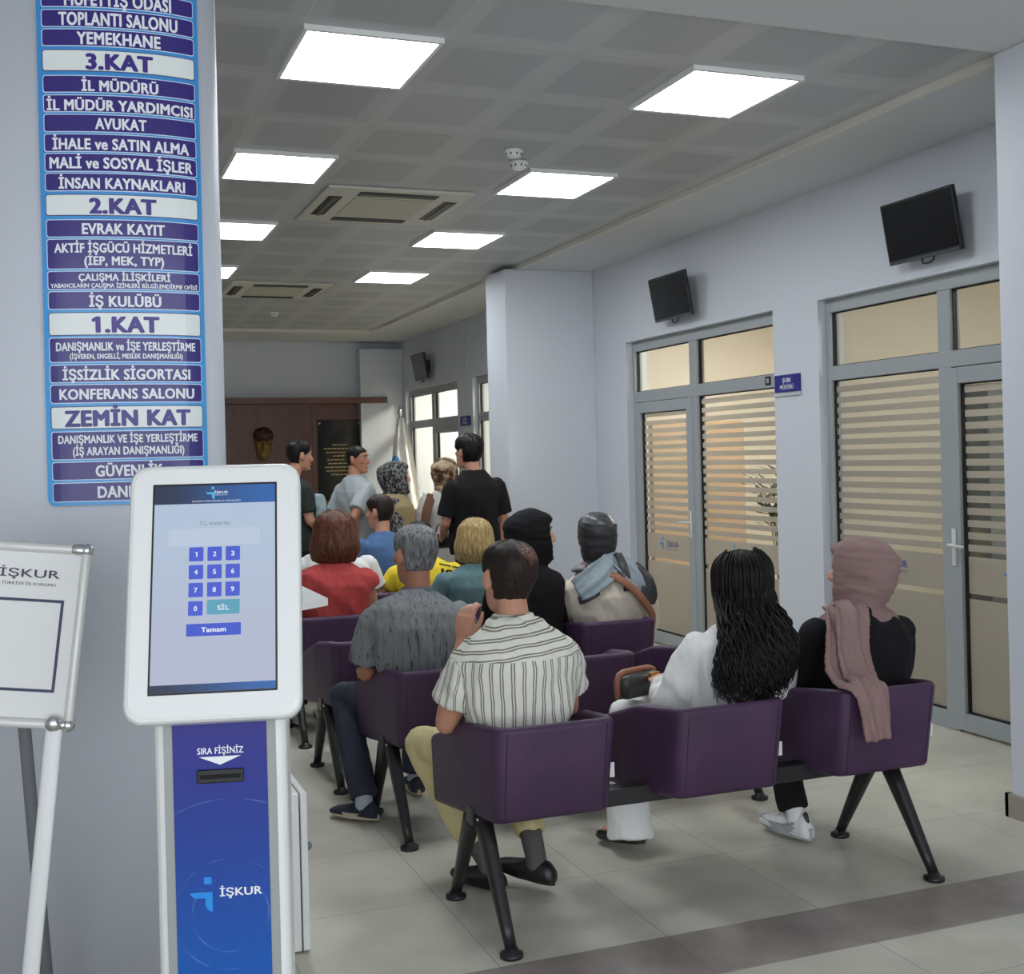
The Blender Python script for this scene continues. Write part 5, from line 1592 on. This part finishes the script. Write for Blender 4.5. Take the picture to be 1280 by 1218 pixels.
ribbon(bm, [V((-.06, -.20, .895)), V((-.15, -.212, .845)), V((-.22, -.19, .82))], [.05, .045, .05], .012, [V((0, -1, .5)), V((-.2, -1, .4)), V((-.4, -1, .3))], 7, .004, 4, .5)
remesh('scarf_border', bm, DKS, sc_, .007, 2)
cb = empty('crossbody_bag', (2.84, RY[2], 0), -0.05, 'brown shoulder strap bag across the back of the woman in beige', 'bag')
bm = bmesh.new()
ribbon(bm, [V((-.10, .02, 1.005)), V((-.085, -.12, .985)), V((.0, -.222, .935)), V((.085, -.247, .865)), V((.155, -.240, .785)), V((.215, -.20, .70)), V((.26, -.08, .60)), V((.25, .10, .56))], [.042] * 8, .006,
       [V((-.2, 0, 1)), V((0, -.6, 1)), V((0, -1, .3)), V((0, -1, .2)), V((.1, -1, .1)), V((.4, -1, 0)), V((1, -.3, 0)), V((1, .2, 0))], 3)
obj('strap', bm, BRN, cb, True)
bm = bmesh.new(); box(bm, (.10, .20, .60), (.30, .30, .76), .03, 3); obj('pouch', bm, BRN, cb, True)

# ---- row 4
r, J, MX = person('blond woman in a teal top seated behind the man in the striped shirt', 2.42, RY[3], 0.02,
    head=(0, 0, 4), hs=1.02, g=1.0, fem=True, skin=SKIN, H=(.02, .02, 1.075), N=(.0, -.01, .925), SL=(-.19, -.02, .85), SR=(.19, -.02, .85), C=(0, -.04, .80))
shirt(r, J, M('teal_cotton', (96, 124, 128), .85, spec=.2, nz=.05), 1.05, .014, .7, 1.3, seed=40, name='top')
trousers(r, J, C_DARKT, 1.0, seed=41)
for s in 'LR': shoe(r, J, s, SHOE_B)
shell('hair', MX, hair_bob(.052, .06, -.108), H_BLOND, r, seed=9, nz=.008, extra=lambda a, z, q: q + V((0, -.004 - .014 * ss(-z, -.06, .05), 0)))
r, J, MX = person('woman with reddish-brown bobbed hair in a sleeveless red top, seated in the fourth row', 1.53, RY[3], 0.0,
    head=(3, 0, 0), hs=1.12, g=1.12, fem=True, skin=SKIN, H=(.02, .02, 1.14), N=(.01, -.01, .985), SL=(-.195, -.02, .90), SR=(.195, -.02, .90), AL=(-.18, .20, .10), AR=(-.02, .30, .10))
shirt(r, J, C_RED, 1.16, .014, .22, 1.34, seed=44, name='top', amp=.009, low=.14)
trousers(r, J, C_DARKT, 1.05, seed=45)
for s in 'LR': shoe(r, J, s, M('pale_sandal', (190, 184, 176), .6), hgt=.8)
shell('hair', MX, hair_bob(.056, .058, -.105), H_BOB, r, seed=13, nz=.007, extra=lambda a, z, q: q + V((.010 * sin(a) * ss(-z, -.05, .06), -.006 - .012 * ss(-z, -.06, .05), 0)))

# ---- row 5
r, J, MX = person('broad man in a white T-shirt partly hidden in front of the woman in red', 1.76, RY[4], 0.0,
    head=(6, 0, 0), hs=1.04, g=1.12, vox=.010, skin=SKIN_L, H=(.07, .05, 1.105), N=(.03, .0, .97), SL=(-.22, -.02, .90), SR=(.22, -.02, .90), ER=(.30, .02, .66))
shirt(r, J, C_WHITE, 1.18, .016, .72, 1.4, seed=50, name='t_shirt', vox=.010)
trousers(r, J, C_DARKT, 1.05, vox=.012, seed=51)
for s in 'LR': shoe(r, J, s, SHOE_B)
shell('hair', MX, hair_short(.014, .066, .0, -.06), H_DARK, r, seed=15)
r, J, MX = person('person in a yellow T-shirt with black print, mostly hidden behind the grey-haired man', 2.40, RY[4], -0.1,
    head=(-8, 6, 0), hs=1.0, g=1.02, vox=.010, skin=SKIN, H=(-.02, .04, 1.04), N=(.0, .0, .90), SL=(-.19, -.02, .82), SR=(.20, -.02, .82), C=(0, -.04, .76), W=(0, -.035, .65))
ys = shirt(r, J, M('yellow_cotton', (232, 206, 60), .85, spec=.2, nz=.03), 1.14, .016, .7, 1.35, seed=53, name='t_shirt', vox=.010, amp=.003)
trousers(r, J, C_DARKT, 1.0, vox=.012, seed=54)
for s in 'LR': shoe(r, J, s, SHOE_B)
shell('hair', MX, hair_short(.018, .06, .0, -.06), H_BLACK, r, seed=17)
# black print on the back, draped on the cloth
def print_on(o, items, mat, x0, z0, rot=0.0):
    from mathutils.bvhtree import BVHTree
    bvh = BVHTree.FromPolygons([v.co for v in o.data.vertices], [p.vertices for p in o.data.polygons])
    me = join_meshes(items, 'print')
    for v in me.vertices:
        x = v.co.x * cos(rot) - v.co.y * sin(rot); zz = v.co.x * sin(rot) + v.co.y * cos(rot)
        hit = bvh.ray_cast(V((x0 + x, -1.5, z0 + zz)), V((0, 1, 0)))
        v.co = (hit[0] + V((0, -.003, 0))) if hit[0] else V((x0 + x, -.16, z0 + zz))
    return link('print', me, mat, o)
bar = bpy.data.meshes.new('bar'); b_ = bmesh.new()
def gridbar(x0, x1, y0, y1):
    for k in range(10):
        a, b = x0 + (x1 - x0) * k / 10, x0 + (x1 - x0) * (k + 1) / 10
        b_.faces.new([b_.verts.new(p) for p in ((a, y0, 0), (b, y0, 0), (b, y1, 0), (a, y1, 0))])
gridbar(-.10, .105, .048, .058); gridbar(-.10, .105, -.052, -.042); b_.to_mesh(bar); b_.free()
print_on(ys, [(text_mesh('IST', .17, .062, .035), Matrix.Identity(4)), (bar, Matrix.Identity(4)), (text_mesh('O', .06, .05, .035), Matrix.Translation((.05, -.10, 0)))], M('black_print', (28, 26, 22), .8), .165, .80, -.25)

# ---- row 6
r, J, MX = person('dark-haired person in a plain blue T-shirt, seated in the farthest row', 2.36, RY[5], 0.35,
    head=(25, -4, 0), hs=1.06, g=1.06, vox=.010, skin=SKIN, H=(0, .03, 1.195), N=(0, -.01, 1.03), SL=(-.2, -.02, .95), SR=(.2, -.02, .95))
shirt(r, J, M('blue_cotton', (78, 108, 150), .85, spec=.2, nz=.05), 1.08, .014, .7, 1.35, seed=60, name='t_shirt', vox=.010)
trousers(r, J, C_DARKT, 1.0, vox=.012, seed=61)
for s in 'LR': shoe(r, J, s, SHOE_B)
shell('hair', MX, hair_short(.020, .066, .0, -.065), H_DARK, r, seed=19)

# ---- standing people
r, J, MX = person('man in a black T-shirt standing by the white pillar with his back to the camera', 3.17, 9.25, 0.22, base=STAND,
    head=(14, 8, 0), hs=1.10, g=1.08, vox=.009, skin=SKIN, H=(-.015, .06, 1.645), N=(0, -.01, 1.49), SL=(-.205, -.01, 1.375), SR=(.205, -.02, 1.385), EL=(-.25, .03, 1.09), WL=(-.17, .22, .98), dL=(.2, .8, -.4), ER=(.265, -.03, 1.09), WR=(.275, .06, .86))
shirt(r, J, C_BLACK, 1.14, .016, .82, 1.42, seed=70, name='t_shirt', low=.12)
trousers(r, J, C_DARKT, 1.05, seed=71, vox=.012)
for s in 'LR': shoe(r, J, s, SHOE_B)
shell('hair', MX, hair_short(.033, .062, .0, -.062), H_BLACK, r, seed=21, nz=.008)
hb2 = empty('black_bag', (2.98, 9.56, .86), 0.3, 'small black bag hanging at the left hand of the man in the black T-shirt', 'bag')
bm = bmesh.new(); box(bm, (-.10, -.05, 0), (.10, .05, .12), .03, 3); obj('bag_body', bm, BLACKP, hb2, True)
bm = bmesh.new(); tube(bm, [V((-.06, 0, .11)), V((-.03, 0, .19)), V((.03, 0, .19)), V((.06, 0, .11))], [.006] * 4, 8); obj('carry_loop', bm, BLACKP, hb2, True)

r, J, MX = person('woman in a brown patterned headscarf and pale dress standing beside the man in black', 3.16, 9.95, -0.5, base=STAND, sc=.90,
    head=(-20, 8, 0), hs=1.0, g=1.05, vox=.010, skin=SKIN_L, fem=True)
shirt(r, J, M('pale_dress_cloth', (196, 192, 184), .85, spec=.2, nz=.04), 1.1, .02, 1.8, 1.35, seed=74, name='dress', low=.10, vox=.010)
bm = bmesh.new(); sweep(bm, [ring((0, 0, z), V((1, 0, 0)), V((0, 1, 0)), w, w * .78, 28) for z, w in ((.92, .21), (.7, .23), (.4, .25), (.12, .27))]); remesh('skirt', bm, MATS['pale_dress_cloth'], r, .014, 2, folds(.01, 14, 2, 3))
for s in 'LR': shoe(r, J, s, SHOE_B)
BRS = m_zebra('brown_patterned_cloth', (86, 54, 38), (168, 150, 122), 14, .42, .62, (1, 1, 1))
sc_ = scarf(r, J, MX, BRS, 21, open_a=.7, infl=.028, back=.03, drape=.20, dw=1.0)
bm = bmesh.new(); ribbon(bm, [V((-.10, -.10, 1.30)), V((-.15, -.19, 1.12)), V((-.15, -.20, .90)), V((-.145, -.20, .68))], [.10, .075, .06, .06], .014, [V((0, -1, .4)), V((0, -1, .2)), V((0, -1, 0)), V((0, -1, 0))], 7, .003)
remesh('scarf_tail', bm, M('brown_cloth', (104, 68, 50), .85), sc_, .008, 2)

r, J, MX = person('man in a dark green T-shirt standing in profile before the wooden panel', 1.96, 10.5, -1.35, base=STAND,
    head=(-4, -4, 0), hs=1.06, g=1.05, vox=.008, skin=SKIN, face=True, H=(0, .045, 1.655), EL=(-.23, .02, 1.10), ER=(.24, .02, 1.10), WL=(-.06, .24, .98), WR=(.06, .25, .97), dL=(.5, .8, -.1), dR=(-.5, .8, -.1), bL=(-.3, .3, 1), bR=(.3, .3, 1))
shirt(r, J, M('dark_green_cotton', (44, 50, 46), .85, spec=.2, nz=.06), 1.08, .016, .75, 1.4, seed=80, name='t_shirt', low=.12)
trousers(r, J, C_DARKT, 1.0, seed=81, vox=.012)
for s in 'LR': shoe(r, J, s, SHOE_B)
shell('hair', MX, hair_short(.020, .060, .0, -.06), H_BLACK, r, seed=23)
pb = empty('jacket', (2.17, 10.62, 1.16), -0.2, 'pale blue folded jacket carried at the arm of the man in dark green', 'jacket')
bm = bmesh.new(); secs = []
for z, w, d in ((-.27, .055, .04), (-.15, .07, .05), (0, .075, .055), (.1, .07, .05), (.15, .045, .035)): secs.append(ring((.0, 0, z), V((1, 0, 0)), V((0, 1, 0)), w, d, 20, 2.4))
sweep(bm, secs); remesh('folded_cloth', bm, M('pale_blue_cloth', (160, 178, 182), .85, nz=.08), pb, .008, 2, folds(.008, 16, 9, 3))

r, J, MX = person('short-haired man in a light grey polo shirt looking round towards the camera', 2.50, 10.5, -1.15, base=STAND, sc=.985,
    head=(-66, 0, 0), hs=1.04, g=1.04, vox=.007, skin=SKIN_T, face=True, brow=(34, 26, 22), EL=(-.24, -.10, 1.10), ER=(.235, -.22, 1.13), WR=(.15, -.14, .92), WL=(-.2, .1, .92))
LG = M('light_grey_pique', (164, 170, 172), .85, spec=.2, nz=.04)
ps = shirt(r, J, LG, 1.08, .015, .75, 1.4, seed=84, name='polo_shirt', low=.12)
bm = bmesh.new(); tube(bm, [J['N'] + V((0, .01, -.025)), J['N'] + V((0, 0.008, .034))], [.086, .074], 28, round_caps=False, sub=1); remesh('collar', bm, LG, ps, .006, 2)
bm = bmesh.new(); box(bm, (-.006, .118, 1.28), (.006, .135, 1.40), .002); obj('button_placket', bm, M('placket_grey', (120, 126, 130), .8), ps)
trousers(r, J, C_DARKT, 1.0, seed=85, vox=.012)
for s in 'LR': shoe(r, J, s, SHOE_B)
shell('hair', MX, hair_short(.009, .066, .0, -.05), H_BLACK, r, seed=25, nz=.002)

r, J, MX = person('woman in a black and white patterned headscarf and khaki waistcoat standing in profile', 2.72, 10.0, -1.78, base=STAND, sc=.885,
    head=(-2, 2, 0), hs=1.04, g=1.08, vox=.009, skin=SKIN_L, fem=True, face=True)
ZEB = m_zebra('black_white_patterned_cloth', (30, 30, 34), (118, 117, 115), 58, .44, .58, (1, 1, .6))
shirt(r, J, ZEB, 1.1, .012, 1.8, 1.3, seed=90, name='blouse', low=.12)
shirt(r, J, M('khaki_waistcoat', (150, 132, 100), .85, spec=.2, nz=.05), 1.16, .022, .1, 1.1, seed=91, name='waistcoat', low=.16, sleeves=False, w=1.06)
trousers(r, J, C_DARKT, 1.05, seed=92, vox=.012)
for s in 'LR': shoe(r, J, s, SHOE_B)
scarf(r, J, MX, ZEB, 31, open_a=.72, infl=.030, back=.035, drape=.12, dw=.95)

# ------------------------------------------------------------------ plain gilt face relief on the wooden panel
rel = empty('wall_relief', RELIEF_AT, pi, 'gilt face-shaped relief mounted on the dark wooden panel', 'relief')
bm = bmesh.new()
head_soup(bm, Matrix.Translation((0, -.02, 0)) @ Matrix.Diagonal((1.75, 1.2, 1.9, 1)))
for v in bm.verts:
    if v.co.y < 0.002: v.co.y = 0.002
remesh('face_relief', bm, M('old_gilt', (122, 98, 52), .42, .6, nz=.15, nscale=12), rel, .012, 2)
bm = bmesh.new(); ball(bm, (0, .03, .13), (.13, .10, .10)); remesh('relief_hair', bm, M('dark_gilt', (70, 46, 34), .5, .5), rel, .012, 1, folds(.012, 30, 30, 2))
